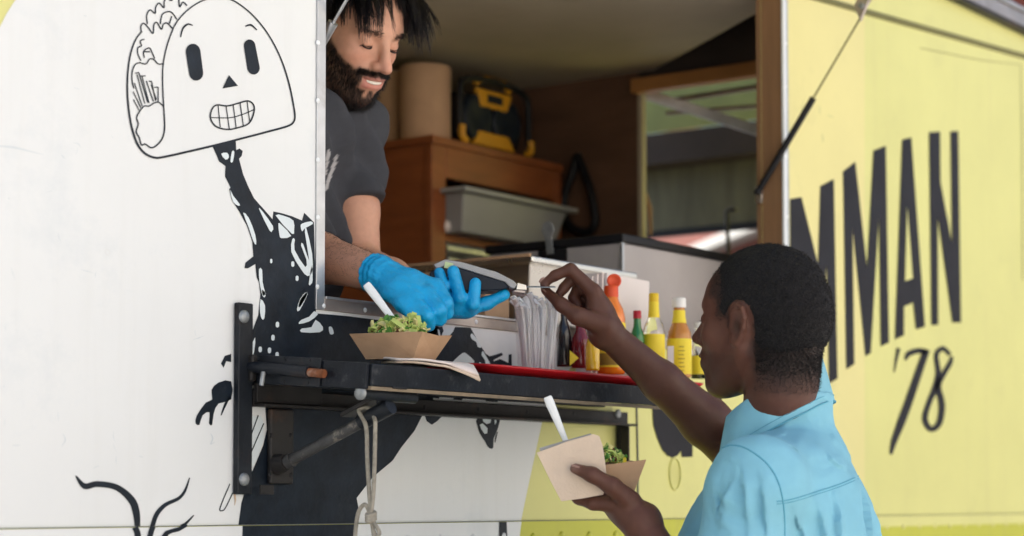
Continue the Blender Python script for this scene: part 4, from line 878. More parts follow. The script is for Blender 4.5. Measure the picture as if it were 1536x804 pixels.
def ell(c, Mr, rad):
    c = np.asarray(c, float); Mr = np.asarray(Mr, float); r = np.asarray(rad, float)
    def fn(X, Y, Z):
        p = [((X-c[0])*Mr[i, 0]+(Y-c[1])*Mr[i, 1]+(Z-c[2])*Mr[i, 2])/r[i] for i in range(3)]
        k0 = np.sqrt(p[0]**2+p[1]**2+p[2]**2)+1e-6; k1 = np.sqrt((p[0]/r[0])**2+(p[1]/r[1])**2+(p[2]/r[2])**2)+1e-6
        return k0*(k0-1)/k1
    m = r.max(); return fn, c-m, c+m
def chain(F, pts, rs, k=.006, grow=0.0):
    for i in range(len(pts)-1): F.op(cone(pts[i], pts[i+1], rs[i], rs[i+1]), k, grow=grow)
def rotm(yaw, pitch, roll):
    y, p, r = map(math.radians, (yaw, pitch, roll)); f = V(math.cos(y)*math.cos(p), math.sin(y)*math.cos(p), math.sin(p)); l = V(-math.sin(y), math.cos(y), 0); u = np.cross(f, l)
    return np.stack([f, l*math.cos(r)+u*math.sin(r), -l*math.sin(r)+u*math.cos(r)])
class Head:
    def __init__(s, c, Mr, sc): s.c = np.asarray(c); s.M = Mr; s.s = sc
    def w(s, *p): return s.c+s.s*(np.array(p)@s.M)
    def loc(s, P): return ((P-s.c)@s.M.T)/s.s
    def ell(s, c, r): return ell(s.w(*c), s.M, np.array(r)*s.s)
    def cone(s, a, b, ra, rb): return cone(s.w(*a), s.w(*b), ra*s.s, rb*s.s)
    def build(s, F, closed=False, wide=1.0, smile=0.0):
        F.op(s.ell((-.012, 0, .035), (.098, .076, .088)), .01)
        F.op(s.ell((-.045, 0, .005), (.062, .066, .06)), .03)
        F.op(s.ell((.028, 0, -.028), (.062, .060, .082)), .025)
        F.op(s.ell((.040, 0, .04), (.050, .058, .045)), .02)
        for q in (-1, 1):
            F.op(s.cone((-.005, q*.056, -.035), (.052, q*.024, -.098), .017, .016), .025)
            F.op(s.ell((.055, q*.040, -.020), (.022, .021, .02)), .02)
            F.op(s.cone((.083, q*.012, .024), (.070, q*.044, .026), .009, .008), .014)
        F.op(s.ell((.066, 0, -.100), (.024, .027, .021)), .02)
        F.op(s.ell((.078, 0, -.060), (.022, .034, .026)), .018)
        for q in (-1, 1):
            F.op(s.ell((.104, q*.033, .004), (.022, .019, .013)), .012, 's')
        for q in (-1, 1):
            F.op(s.ell((.0745, q*.0325, .003), (.0135, .0145, .0125)), .004)
        F.op(s.cone((.088, 0, .018), (.108, 0, -.024), .0075, .0105), .010)
        F.op(s.ell((.1125, 0, -.0315), (.0130, .0115, .0105)), .006)
        for q in (-1, 1): F.op(s.ell((.099, q*.0125, -.034), (.0105, .0075, .0085)), .006)
        wl = .025+.004*smile
        F.op(s.ell((.093, 0, -.0565), (.0095, wl, .0052)), .004)
        F.op(s.ell((.090, 0, -.0715), (.0095, wl-.004, .0062)), .005)
        F.op(s.ell((.106, 0, -.0640), (.014, wl*.8, .0026+.0012*smile)), .003, 's')
        for q in (-1, 1): F.op(s.cone((.100, q*.012, -.0640), (.088, q*(wl+.004), -.0610+.005*smile), .0024, .0012), .003, 's')
        for q in (-1, 1):      # ears
            E = [(.006, .072, .010), (.004, .075, .024), (-.006, .080, .033), (-.019, .085, .030), (-.025, .087, .016), (-.022, .084, .000), (-.014, .079, -.016), (-.006, .076, -.026), (.003, .073, -.024), (.004, .071, -.014)]
            R_ = [.004, .004, .004, .0043, .0043, .0042, .0045, .006, .005, .004]
            F.op(s.ell((-.010, q*.074, .004), (.015, .007, .027)), .006)
            chain(F, [s.w(e[0], q*e[1], e[2]) for e in E], [r*s.s for r in R_], .003)
            F.op(s.ell((-.006, q*.086, .000), (.0085, .009, .012)), .005, 's')
            F.op(s.cone((.008, q*.071, .002), (.007, q*.073, -.006), .004, .004), .003)
def blurv(x, f, it=3):
    for _ in range(it):
        s_ = np.zeros_like(x); c_ = np.zeros(len(x))
        for i in range(4):
            j = (i+1) % 4; np.add.at(s_, f[:, i], x[f[:, j]]); np.add.at(c_, f[:, i], 1); np.add.at(s_, f[:, j], x[f[:, i]]); np.add.at(c_, f[:, j], 1)
        x = .4*x+.6*s_/np.maximum(c_, 1)
    return x
def rnoise(P, fr, seed=0):
    r = np.random.default_rng(seed); o = np.zeros(len(P))
    for _ in range(6): o += np.sin(P@(r.normal(0, 1, 3)*fr)+r.uniform(0, 6.28))
    return o/6
def strands(paths, rad, n=3):   # list of (k,3) arrays -> thin tapered tubes, one mesh
    Vs, Fs, o = [], [], 0
    for p in paths:
        k = len(p); t = np.gradient(p, axis=0); t /= np.linalg.norm(t, axis=1)[:, None]+1e-9
        h = np.array((.3, .5, .81)); a = np.cross(t, h); a /= np.linalg.norm(a, axis=1)[:, None]+1e-9; b = np.cross(t, a)
        rr = rad*np.linspace(1, .25, k)[:, None]
        ring = np.stack([p+rr*(a*math.cos(2*math.pi*j/n)+b*math.sin(2*math.pi*j/n)) for j in range(n)], 1).reshape(-1, 3)
        i = np.arange(k-1)[:, None]*n; j = np.arange(n)[None]; j2 = (j+1) % n
        Fs.append(np.stack([i+j, i+j2, i+n+j2, i+n+j], -1).reshape(-1, 4)+o); Vs.append(ring); o += k*n
    return np.concatenate(Vs), np.concatenate(Fs)
M['skinA'] = mat('light_skin', (.5, .3, .2), .45, attr='Col', bump=.2, bscale=900, sss=.12, var=.07, vscale=110)
M['skinB'] = mat('dark_skin', (.1, .05, .04), .40, attr='Col', bump=.22, bscale=900, sss=.04, var=.08, vscale=120, spec=.32)
M['hairA'] = mat('dark_brown_hair', (.010, .0065, .0052), .36, var=.5, vscale=120, spec=.35)
M['hairB'] = mat('black_curly_hair', (.012, .0105, .0105), .6, var=.3, vscale=200)
M['hairB2'] = mat('black_curly_hair_root', (.008, .007, .008), .85, bump=1.0, bscale=420, var=.5, vscale=260)
M['glove'] = mat('blue_nitrile_glove', (.004, .34, .68), .36, var=.16, vscale=40, bump=.5, bscale=190)
M['tee'] = mat('charcoal_tee', (.05, .053, .062), .9, attr='Col', bump=.4, bscale=900)
M['shirt'] = mat('light_blue_cotton_shirt', (.23, .53, .66), .85, var=.09, vscale=14, bump=.35, bscale=800, dirt=(.25, .55, .66), dscale=9, damt=.5)
M['seamblue'] = mat('blue_stitching', (.11, .37, .50), .9)
M['denim'] = mat('dark_denim', (.03, .04, .07), .9, var=.2, bump=.3, bscale=600)
M['shoe'] = mat('black_shoe', (.02, .02, .02), .6)
M['teeth'] = mat('teeth', (.74, .70, .62), .3)
M['lash'] = mat('dark_lash', (.012, .008, .007), .7)

def lower_body(P, pelvis, fb, rb, floor, spread=.09):
    """trousers and shoes under the torso"""
    z0 = floor+.09; hipz = pelvis[2]; F = Field(pelvis-V(.34, .34, hipz-floor+.02), pelvis+V(.34, .34, .2), .010)
    F.op(ell(pelvis, np.stack([fb, rb, V(0, 0, 1)]), (.115, .165, .13)), .02)
    for q in (-1, 1):
        h_ = pelvis+rb*q*.09-V(0, 0, .03); kn = V(pelvis[0], pelvis[1], floor+.5)+rb*q*(spread+.01)+fb*.03; an = V(pelvis[0], pelvis[1], z0)+rb*q*(spread+.02)-fb*.01
        F.op(cone(h_, kn, .088, .064), .04); F.op(cone(kn, an, .064, .052, flat1=True), .03)
    v, f = F.mesh(); o = fast_mesh('trousers', relax(v, f, 1), f, 'denim', P)
    for q in (-1, 1):
        an = V(pelvis[0], pelvis[1], floor+.05)+rb*q*(spread+.02)-fb*.01; G = Field(an-V(.2, .2, .06), an+V(.25, .25, .12), .006)
        G.op(cone(an, an+V(0, 0, .06), .045, .042), .02); G.op(ell(an+fb*.07-V(0, 0, .012), np.stack([fb, rb, V(0, 0, 1)]), (.13, .045, .038)), .03)
        G.op((lambda X, Y, Z, zz=floor+.002: (Z-zz)+0*X+0*Y, an-.3, an+.3), .003, 's')
        v, f = G.mesh(); fast_mesh('shoe', v, f, 'shoe', P)

# ---------------------------------------------------------------- the vendor
VD = empty('person'); tag(VD, 'bearded person in charcoal tee and blue gloves leaning out of the truck window', 'person')
hv = Head(dep(526.6, 48.4, 3.33)+V(.0, 0, .002), rotm(-93.3, -28, 3.5), .92)
fbv = unit(V(.10, -1, 0)); rbv = V(fbv[1], -fbv[0], 0)       # his right side
Nv = V(2.42, .245, 1.985); Lsv = dep(521, 197, 3.43); Rsv = Lsv+rbv*.345+V(0, .02, -.01)
Lev = dep(538, 397, 3.37); Lwv = dep(645, 452, 3.13); Rev = dep(425, 372, 3.27); Rwv = dep(568, 411, 3.072)
pelv = V(2.38, .52, 1.60)
# gloved hands as joint chains (photograph pixel, pixel, depth)
D = lambda *q: dep(*q)
RH = dict(wrist=D(572, 413, 3.065), mcp=[D(603, 456, 3.010), D(622, 450, 3.010), D(641, 441, 3.022), D(655, 430, 3.042)],
          pip=[D(621, 474, 2.992), D(640, 474, 2.990), D(659, 465, 3.002), D(669, 454, 3.022)],
          dip=[D(625, 485, 3.004), D(642, 487, 3.002), D(659, 478, 3.014), D(670, 469, 3.034)],
          tip=[D(615, 484, 3.024), D(632, 485, 3.026), D(648, 478, 3.036), D(660, 470, 3.052)])
LH = dict(wrist=Lwv, mcp=[D(667, 446, 3.115), D(684, 459, 3.112), D(703, 463, 3.110)],
          pip=[D(665, 430, 3.098), D(690, 446, 3.094), D(710, 456, 3.094)],
          tip=[D(659, 409, 3.104), D(680, 407, 3.098), D(713, 425, 3.096)])
def right_glove(F, g=0.0):
    rr = [.0104, .0113, .0117, .0113]
    for i in range(4):
        chain(F, [RH['wrist'], RH['wrist']*.45+RH['mcp'][i]*.55+(-FW*.002), RH['mcp'][i]], [.0225, .0158, .0128], .014, g)
        chain(F, [RH['mcp'][i], RH['pip'][i], RH['dip'][i], RH['tip'][i]], [.0126, rr[i], rr[i]*.95, rr[i]*.9], .0035, g)
    chain(F, [RH['wrist'], D(618, 440, 3.055), D(640, 458, 3.06)], [.022, .018, .014], .012, g)
    chain(F, [D(600, 425, 3.085), D(630, 442, 3.095), D(650, 462, 3.075)], [.016, .0125, .0108], .008, g)
def left_glove(F, g=0.0):
    rr = [.0093, .0105, .0100]
    for i in range(3):
        chain(F, [LH['wrist'], LH['wrist']*.4+LH['mcp'][i]*.6, LH['mcp'][i]], [.023, .016, .0125], .012, g)
        chain(F, [LH['mcp'][i], LH['pip'][i], LH['tip'][i]], [.0125, rr[i], rr[i]*.92], .004, g)
    chain(F, [LH['wrist'], D(698, 464, 3.118), D(730, 455, 3.12), D(757, 442, 3.118)], [.02, .0125, .0098, .0088], .008, g)   # long finger along the underside
    chain(F, [LH['wrist'], D(690, 440, 3.165), D(720, 418, 3.185)], [.018, .012, .010], .008, g)   # thumb on the far side
F_ = Field((2.13, -.28, 1.50), (2.80, .56, 2.27), .0030)
hv.build(F_, smile=1)
chain(F_, [hv.w(-.035, 0, -.05), Nv*.6+hv.w(-.035, 0, -.06)*.4, Nv-V(0, -.03, .05)], [.054, .056, .068], .02)
F_.op(cone(Lsv, Rsv, .055, .055), .03); F_.op(ell((Lsv+Rsv)/2+V(0, .07, -.16), np.eye(3), (.15, .10, .2)), .05)
chain(F_, [Lsv, Lsv*.4+Lev*.6, Lev, Lev*.55+Lwv*.45, Lwv], [.048, .042, .037, .036, .024], .012)
chain(F_, [Rsv, Rev, Rev*.6+Rwv*.4, Rwv], [.050, .042, .040, .0255], .012)
right_glove(F_, -.004); left_glove(F_, -.004)
v, f = F_.mesh(); v = relax(v, f, 1, .4)
body = fast_mesh('body', v, f, 'skinA', VD)
L = hv.loc(v); lf, ll, lu = L[:, 0], np.abs(L[:, 1]), L[:, 2]
near = (np.abs(L) < .2).all(1)
base = np.array((.60, .32, .215)); cols = np.repeat(base[None], len(v), 0)*(1+.05*rnoise(v, 60, 1))[:, None]
def band(x, a, b): return np.clip((x-a)/(b-a), 0, 1)
ck = np.exp(-(((lf-.075)/.03)**2+((ll-.04)/.022)**2+((lu+.022)/.02)**2))*near; cols = cols*(1-.35*ck[:, None])+np.array((.60, .235, .17))*(.35*ck[:, None])
ns = np.exp(-(((lf-.112)/.014)**2+(ll/.014)**2+((lu+.032)/.014)**2))*near; cols = cols*(1-.5*ns[:, None])+np.array((.62, .22, .16))*(.5*ns[:, None])
lip = (near & (lf > .080) & (ll < .026) & (lu > -.0765) & (lu < -.0525)); lw_ = blurv(lip.astype(float), f, 1)[:, None]*.75; cols = cols*(1-lw_)+np.array((.44, .15, .125))*lw_
def beard_mask(lf, ll, lu):
    line = -.004-(np.clip(lf, .012, .085)-.012)*.66
    m = (lu < line) & (lu > -.128) & (lf > -.028)
    m &= ~((lf > .074) & (ll < .0285) & (lu > -.0795) & (lu < -.0505))
    m &= ~((lf > .08) & (ll < .014) & (lu > -.093) & (lu < -.0795) & (ll > .006))
    m &= ~((lu < -.112) & (lf < .03)) & ~((lu < -.095) & (lf < -.005))
    side = (lf > -.02) & (lf < .022) & (ll > .05) & (lu < .05) & (lu > -.1)
    mo = (lf > .074) & (ll < .036) & (lu > -.0510) & (lu < -.0430) & (ll+abs(0) > -.1)
    return m | side | mo
bm_ = beard_mask(lf, ll, lu) & near
bs_ = blurv(bm_.astype(float), f, 3)[:, None]*.85; cols = cols*(1-bs_)+np.array((.034, .020, .015))*bs_
eye = near & (lf > .076) & (np.abs(ll-.0325) < .012) & (lu > -.0055) & (lu < -.0015); cols[eye] = (.10, .05, .04)
setcol(body, np.clip(cols, 0, 1))
# beard, brows, hair strands
nb = np.empty(len(v)*3, np.float32); body.data.vertices.foreach_get('normal', nb); nrm = nb.reshape(-1, 3)
def grow(mask, n, length, flow, rad, jit=.35, lift=.4, seg=4, prob=None):
    ids = np.flatnonzero(mask); 
    if len(ids) == 0: return None
    ids = RNG.choice(ids, n, p=None if prob is None else prob[ids]/prob[ids].sum()); out = []
    for i in ids:
        p = v[i]+RNG.normal(0, .0012, 3); d = unit(flow(L[i])@hv.M*1.0+nrm[i]*lift+RNG.normal(0, jit, 3)*.5); ln = length*RNG.uniform(.55, 1.25); pts = [p]; bend = RNG.normal(0, .25, 3)
        for k in range(seg): d = unit(d+bend*.25+V(0, 0, -.10)); pts.append(pts[-1]+d*ln/seg)
        out.append(np.array(pts))
    return out
pb = grow(bm_, 13000, .0085, lambda q: np.array((.35, .15*np.sign(q[1]), -1.0)), .00045, lift=.55)
pm = grow(near & (lf > .08) & (ll < .034) & (lu > -.050) & (lu < -.042), 700, .009, lambda q: np.array((.3, 1.2*np.sign(q[1]), -.7)), .0005, lift=.22)
br = grow(near & (lf > .06) & (ll > .013) & (ll < .05) & (lu > .0215-.10*np.abs(ll-.033)) & (lu < .030-.10*np.abs(ll-.033)), 230, .009, lambda q: np.array((0, 1.0*np.sign(q[1]), .1)), .0005, lift=.12, jit=.25)
vv, ff = strands(pb+pm, .00030); bo_ = fast_mesh('beard', vv, ff, 'hairA', VD)
vv, ff = strands(br, .00034); tag(fast_mesh('eyebrows', vv, ff, 'hairA', VD), kind='stuff')
# lashes and lower lids: dark arcs across each eye
for q in (-1, 1):
    pts = [hv.w(.0745+.0142*math.sqrt(max(0, 1-(t*.82)**2)), q*(.0325+.0128*t), -.0030-.0030*(1-t*t)) for t in np.linspace(-1, 1, 11)]
    MB().tube(pts, [.0004]+[.0012]*9+[.0004], 6).build('eyelashes', 'lash', VD)
pts = [hv.w(.0918+.0052*(1-(t*1.0)**2), .0200*t, -.0632-.0010*(1-t*t)+.0022*t*t) for t in np.linspace(-1, 1, 9)]
MB().tube(pts, [.0012]+[.0030]*7+[.0012], 8, flat=1.0).build('teeth', 'teeth', VD)
G = Field(hv.c-.2, hv.c+.2, .004)
G.op(hv.ell((-.020, 0, .040), (.098, .082, .090)), .01); G.op(hv.ell((-.05, 0, .01), (.068, .076, .075)), .02)
G.op(hv.cone((.0, .0, -.05), (.12, 0, -.02), .056, .08), .008, 's'); G.op(hv.cone((.055, 0, -.07), (.118, 0, .018), .05, .050), .012, 's')
vv, ff = G.mesh(); vv = relax(vv, ff, 1); hcap = fast_mesh('hair', vv, ff, 'hairA', VD)
grav = hv.M@V(0, 0, -1); paths = []
cC, cR = np.array((-.016, 0, .036)), np.array((.100, .083, .092)); fC, fR = np.array((.028, 0, -.024)), np.array((.070, .068, .086))
for i in range(520):
    th = RNG.uniform(-1, 1)*1.25; ph = RNG.uniform(.15, 1.9)
    d0 = np.array((-.35*math.cos(ph)*.6-.25+RNG.uniform(-.3, .75), math.sin(th)*.9, .95+RNG.normal(0, .12))); d0 /= np.linalg.norm(d0)
    p = cC+cR*d0*1.0; pts = [p]; n_ = RNG.integers(6, 17); sidew = np.sign(p[1]+RNG.normal(0, .015)); wv = RNG.normal(0, .19, 3); tgt = RNG.uniform(.7, 1.25)
    fl = np.array((1.0, sidew*RNG.uniform(0, .6), 0)) if RNG.uniform() < .62 else np.array((.15, sidew*1.0, -.2))
    for k in range(n_):
        q = pts[-1]; dr = unit(fl*max(.15, 1-.07*k)+grav*(.15+.075*k)*tgt+wv*.4+RNG.normal(0, .04, 3)); q = q+dr*.0105
        for c_, r_ in ((cC, cR), (fC, fR)):
            e_ = (q-c_)/r_; m_ = np.linalg.norm(e_)
            if m_ < 1.03: q = c_+r_*e_/m_*1.03
        pts.append(q)
    pts = np.array(pts); tt = np.linspace(0, 1, len(pts))[:, None]
    for c_i in range(15):
        o_ = RNG.normal(0, .0034, 3); cut = RNG.integers(len(pts)-3, len(pts)+1); pp = pts+o_*(1-.72*tt)+RNG.normal(0, .0018, 3)*tt**2+.0012*np.sin(tt*RNG.uniform(3, 9)+RNG.uniform(0, 6))*RNG.normal(0, 1, 3)
        paths.append(hv.c+hv.s*(pp[:cut]@hv.M))
vv, ff = strands(paths, .00070); tag(fast_mesh('hair_strands', vv, ff, 'hairA', hcap), kind='stuff')
# gloves
F_ = Field(V(2.1, -.3, 1.50), V(2.75, .10, 1.75), .0026); right_glove(F_)
F_.op(cone(Rwv-(Rwv-Rev)*.03, RH['wrist'], .0325, .0250, flat0=True), .008)
P_ = F_
v2, f2 = F_.mesh(); v2 = relax(v2, f2, 1, .4)
fr_ = unit(Rwv-Rev); t_ = (v2-Rwv)@fr_; rip = .0009*np.sin(t_*520+2*rnoise(v2, 70, 3))*np.clip(1-t_/.05, 0, 1); cen = Rwv+np.outer(t_, fr_); rad_ = v2-cen; rad_ /= np.linalg.norm(rad_, axis=1)[:, None]; v2 = v2+rad_*rip[:, None]+rad_*(.0008*rnoise(v2, 130, 4)-.0011*np.abs(np.sin(v2@V(150, -40, 210)+2*rnoise(v2, 60, 41)))**6+.0005*rnoise(v2, 420, 42))[:, None]
tag(fast_mesh('glove', v2, f2, 'glove', VD), 'blue nitrile glove on the closed hand')
F_ = Field(V(2.3, -.35, 1.50), V(2.85, .12, 1.80), .0026); left_glove(F_); F_.op(cone(Lwv*.9+Lev*.1, Lwv, .0285, .0245, flat0=True), .008)
v2, f2 = F_.mesh(); v2 = relax(v2, f2, 1, .4); v2 = v2+(.0006*rnoise(v2, 140, 44)-.0008*np.abs(np.sin(v2@V(190, 60, 160)+2*rnoise(v2, 70, 45)))**6)[:, None]*unit(-FW); tag(fast_mesh('glove', v2, f2, 'glove', VD), 'blue nitrile glove holding the card terminal')
# tee
F_ = Field((2.08, -.02, 1.40), (2.80, .76, 2.16), .0042); Iv = np.eye(3)
sho = (Lsv+Rsv)/2
F_.op(cone(Lsv+V(0, .01, -.004), Rsv+V(0, .01, -.004), .060, .060), .025); F_.op(cone(sho+V(0, .0, -.03), Nv+V(.03, -.035, -.005), .085, .072), .03); F_.op(cone(Nv+V(.02, -.03, -.02), Lsv+V(0, 0, .0), .066, .050), .05); F_.op(ell(sho+V(0, .055, -.15), np.stack([unit(V(0, -1, .25)), V(1, 0, 0), unit(V(0, .25, 1))]), (.115, .185, .21)), .05)
F_.op(cone(sho+V(0, .09, -.2), pelv+V(0, 0, .12), .125, .135), .06); F_.op(ell(pelv+V(0, 0, .05), Iv, (.17, .135, .14)), .05)
se = Lsv+(Lev-Lsv)*.56; F_.op(cone(Lsv, se, .054, .052, flat1=True), .02)
re_ = Rsv+(Rev-Rsv)*.55; F_.op(cone(Rsv, re_, .060, .060, flat1=True), .02)
F_.op(cone(Nv+V(.045, -.06, .035), hv.w(.0, 0, -.06), .052, .066), .004, 's')
v2, f2 = F_.mesh(); v2 = relax(v2, f2, 8, .6)
fo = .0045*np.abs(np.sin(v2@V(34, 20, 30)+2.4*rnoise(v2, 12, 5)))**2+.0035*np.sin(v2@V(60, 35, 58)+2.2*rnoise(v2, 18, 7))+.0022*rnoise(v2, 55, 6); v2 = v2+1.9*fo[:, None]*unit(V(.4, -.8, .3))
tee = fast_mesh('tee_shirt', v2, f2, 'tee', VD)
cc = np.repeat(np.array(((.042, .045, .055),)), len(v2), 0)*(1+.10*rnoise(v2, 200, 8)+.08*rnoise(v2, 900, 9))[:, None]
# pale print on the chest: two slanting bars
def projpx(P): q = P-CAM; zz = q@FW; return PX+F*(q@RT)/zz, PY-F*(q@UP)/zz
ux, uy = projpx(v2)
for (xa, ya, xb, yb) in ((487, 262, 493, 228), (488, 285, 505, 234)):
    dx, dy = xb-xa, yb-ya; t = np.clip(((ux-xa)*dx+(uy-ya)*dy)/(dx*dx+dy*dy), 0, 1); dd = np.hypot(ux-xa-t*dx, uy-ya-t*dy); cc[(dd < 2.6) & (v2[:, 1] < sho[1]+.02)] = (.42, .42, .43)
setcol(tee, np.clip(cc, 0, 1))
lower_body(VD, pelv, fbv, rbv, FZ)

# fine dark hairs on the forearm
fm = np.flatnonzero((np.linalg.norm(np.cross(v-Rev, unit(Rwv-Rev)), axis=1) < .06) & (((v-Rev)@unit(Rwv-Rev)) > .03) & (((v-Rev)@unit(Rwv-Rev)) < np.linalg.norm(Rwv-Rev)-.012) & (v[:, 1] < .12) & (nrm[:, 2] > -.5)); paths = []
for i in RNG.choice(fm, 1300):
    d = unit(unit(Rwv-Rev)+nrm[i]*.35+RNG.normal(0, .35, 3)); p = v[i]; paths.append(np.array([p, p+d*.004, p+d*.008+V(0, 0, -.001)]))
vv, ff = strands(paths, .00016); tag(fast_mesh('arm_hair', vv, ff, 'hairA', VD), kind='stuff')
# card terminal
TM = empty('card_terminal'); tag(TM, 'grey and black handheld card terminal held over the shelf in blue gloves', 'card terminal')
zt = 3.135; dv = unit(V(FW[0], FW[1], 0))*.062; off = -dv*.5
pr = lambda pts, dz=0: [dep(x, y, zt+dz)+off for x, y in pts]
MB().prism(pr([(651, 400), (668, 392.5), (692, 396), (745, 411), (770, 424), (776, 430), (772, 436), (765, 434), (757, 426), (735, 419), (690, 405), (668, 402), (656, 407)]), dv).build('top_shell', 'greybin', TM, bevel=.002)
MB().prism(pr([(645, 412), (655, 407.5), (668, 402.5), (690, 405.5), (735, 419.5), (757, 426.5), (764, 434), (752, 438), (720, 439), (690, 441), (660, 436), (647, 424)]), dv*.97).build('lower_shell', 'darkblue', TM, bevel=.002)
MB().prism(pr([(776, 427), (789, 430.5), (790, 438), (774, 437.5)]), dv*.9).build('card_slot', 'steel', TM, bevel=.001)
MB().prism(pr([(772, 438), (788, 439), (787, 443), (768, 440)]), dv*.9).build('slot_lip', 'alurust', TM, bevel=.001)
M['sticker'] = mat('pale_green_screen', (.50, .60, .30), .5)
MB().prism([q-dv*.02 for q in pr([(669, 396), (681, 399), (680, 408), (667, 405)])], dv*.01).build('sticker', 'sticker', TM)
# bank card between terminal and fingers
M['bankcard'] = mat('grey_blue_card', (.17, .22, .26), .35)
ca_, cb_ = dep(780, 430, 3.142), dep(833, 430.5, 3.165); cu = unit(np.cross(cb_-ca_, FW)); cw = unit(unit(V(FW[0], FW[1], 0))*.9+V(0, 0, .12))
tag(MB().obox((ca_+cb_)/2, (cb_-ca_)/2, cw*.026, np.cross(unit(cb_-ca_), cw)*.0006).build('bank_card', 'bankcard'), 'thin bank card pinched in dark fingers and pushed into the terminal', 'bank card')

# ---------------------------------------------------------------- the customer
CU = empty('person'); tag(CU, 'customer with short black hair in light blue shirt reaching up with a bank card', 'person')
hc = Head(dep(1141, 487, 2.95), rotm(88, 8, -6), .945)
fb = unit(V(-.36, .93, 0)); rb = V(fb[1], -fb[0], 0); ub = V(0, 0, 1); Mb = np.stack([fb, rb, ub])
N = dep(1160, 608, 2.975); Ls = N-rb*.185+V(0, 0, -.118)+fb*.0; Rs = N+rb*.175+V(0, 0, -.075)+fb*.03
Le = Ls-rb*.045+fb*.05+V(0, 0, -.255); Lw = dep(962, 783, 2.845); Re = dep(1114, 682, 3.31); Rw = dep(908, 497, 3.185)
pel = V(N[0], N[1], .93)-fb*.01
zh = 3.168
IDX = [D(890, 437, zh), D(856, 404, zh-.004), D(833, 413, zh), D(816, 425, zh+.004)]
THM = [D(905, 487, zh-.004), D(866, 474, zh-.022), D(842, 457, zh-.014), D(818, 436, zh+.002)]
FING = [[D(893, 441, zh+.02), D(862, 413, zh+.022), D(846, 432, zh+.02), D(838, 443, zh+.018)],
        [D(897, 449, zh+.037), D(868, 428, zh+.042), D(860, 447, zh+.034), D(868, 458, zh+.026)],
        [D(901, 459, zh+.05), D(876, 443, zh+.056), D(870, 458, zh+.046), D(878, 465, zh+.038)]]
def cust_hand_r(F):
    for m_ in [IDX[0]]+[q[0] for q in FING]: chain(F, [Rw, Rw*.45+m_*.55, m_], [.0225, .0165, .0128], .013)
    chain(F, IDX, [.0122, .0098, .0086, .0066], .004); chain(F, THM, [.0185, .0135, .0105, .0072], .008)
    for q in FING: chain(F, q, [.0118, .0092, .0084, .0070], .004)
zl = 2.845
LT0 = [D(945, 752, zl-.006), D(918, 729, zl-.020), D(888, 712, zl-.022), D(863, 703, zl-.016)]
LF = [[D(925-6*i, 757-4*i, zl+.004+.019*i), D(890-5*i, 755-6*i, zl+.012+.021*i), D(868-5*i, 748-8*i, zl+.030+.022*i), D(856-4*i, 738-8*i, zl+.042+.022*i)] for i in range(4)]
def cust_hand_l(F):
    for q in LF: chain(F, [Lw, Lw*.5+q[0]*.5, q[0]], [.0235, .0175, .0135], .013); chain(F, q, [.0122, .0100, .0088, .0074], .004)
    chain(F, LT0, [.0165, .0125, .0105, .0078], .007)
F_ = Field((2.12, -.80, 1.02), (3.05, -.14, 1.80), .0030)
hc.build(F_)
chain(F_, [hc.w(-.040, 0, -.035), hc.w(-.045, 0, -.10), N-V(0, 0, .05)], [.052, .050, .058], .012)
F_.op(cone(hc.w(-.058, 0, -.02), N-fb*.012-V(0, 0, .04), .040, .048), .014)
F_.op(cone(Ls, Rs, .044, .044), .02); F_.op(ell(N-V(0, 0, .27), Mb, (.095, .155, .20)), .03)
chain(F_, [Ls, Le, Le*.45+Lw*.55, Lw], [.044, .041, .037, .0235], .012); chain(F_, [Rs, Re, Re*.72+Rw*.28, Re*.4+Rw*.6, Rw], [.050, .044, .0400, .0315, .0230], .015)
cust_hand_r(F_); cust_hand_l(F_)
v, f = F_.mesh(); v = relax(v, f, 1, .4); bodyc = fast_mesh('body', v, f, 'skinB', CU)
L = hc.loc(v); lf, ll, lu = L[:, 0], np.abs(L[:, 1]), L[:, 2]; near = (np.abs(L) < .2).all(1)
cols = np.repeat(np.array(((.108, .045, .030),)), len(v), 0)*(1+.10*rnoise(v, 50, 11)+.05*rnoise(v, 260, 12))[:, None]
earm = near & (ll > .070) & (lf < .012) & (lf > -.035) & (lu > -.035) & (lu < .04); cols[earm] = np.array((.125, .053, .036))
cn_ = np.exp(-(((lf+.006)/.008)**2+((lu-.0)/.012)**2))*earm*(ll > .066)*(ll < .0835); cols *= (1-.7*cn_)[:, None]  # shade of the ear hollow darkened into the skin colour
ckm = np.exp(-(((lf-.06)/.03)**2+((ll-.045)/.03)**2+((lu+.01)/.03)**2))*near; cols *= (1+.25*ckm)[:, None]
st = near & (lf > -.02) & (lu < -.045) & (lu > -.13) & (lf > .0); cols[st] *= .72
for tipv, rr_ in ((LT0[3], .013),):
    dd = np.linalg.norm(v-tipv, axis=1); w_ = np.clip(1-dd/rr_, 0, 1)[:, None]; cols = cols*(1-w_)+np.array((.33, .19, .15))*w_
for tipv in (IDX[3], THM[3]):
    dd = np.linalg.norm(v-tipv, axis=1); w_ = np.clip(1-dd/.014, 0, 1)[:, None]*.7; cols = cols*(1-w_)+np.array((.20, .10, .075))*w_
hm = near & (lu > -.105)
dens = np.ones(len(v))
hl = .050-.35*np.clip(ll-.035, 0, 1)                               # front hairline height
cap = ((lf < .070) & (lu > .062)) | ((lf < .062) & (lu > .040)) | ((lf < .040) & (lu > .012)) | ((lf < .018) & (lu > -.004) & (lf > -.01)) | ((lf < -.030) & (lu > -.098))
cap &= near & (lf < .085) & ~earm & ~((ll > .066) & (lf > -.034) & (lf < .010) & (lu < .036))
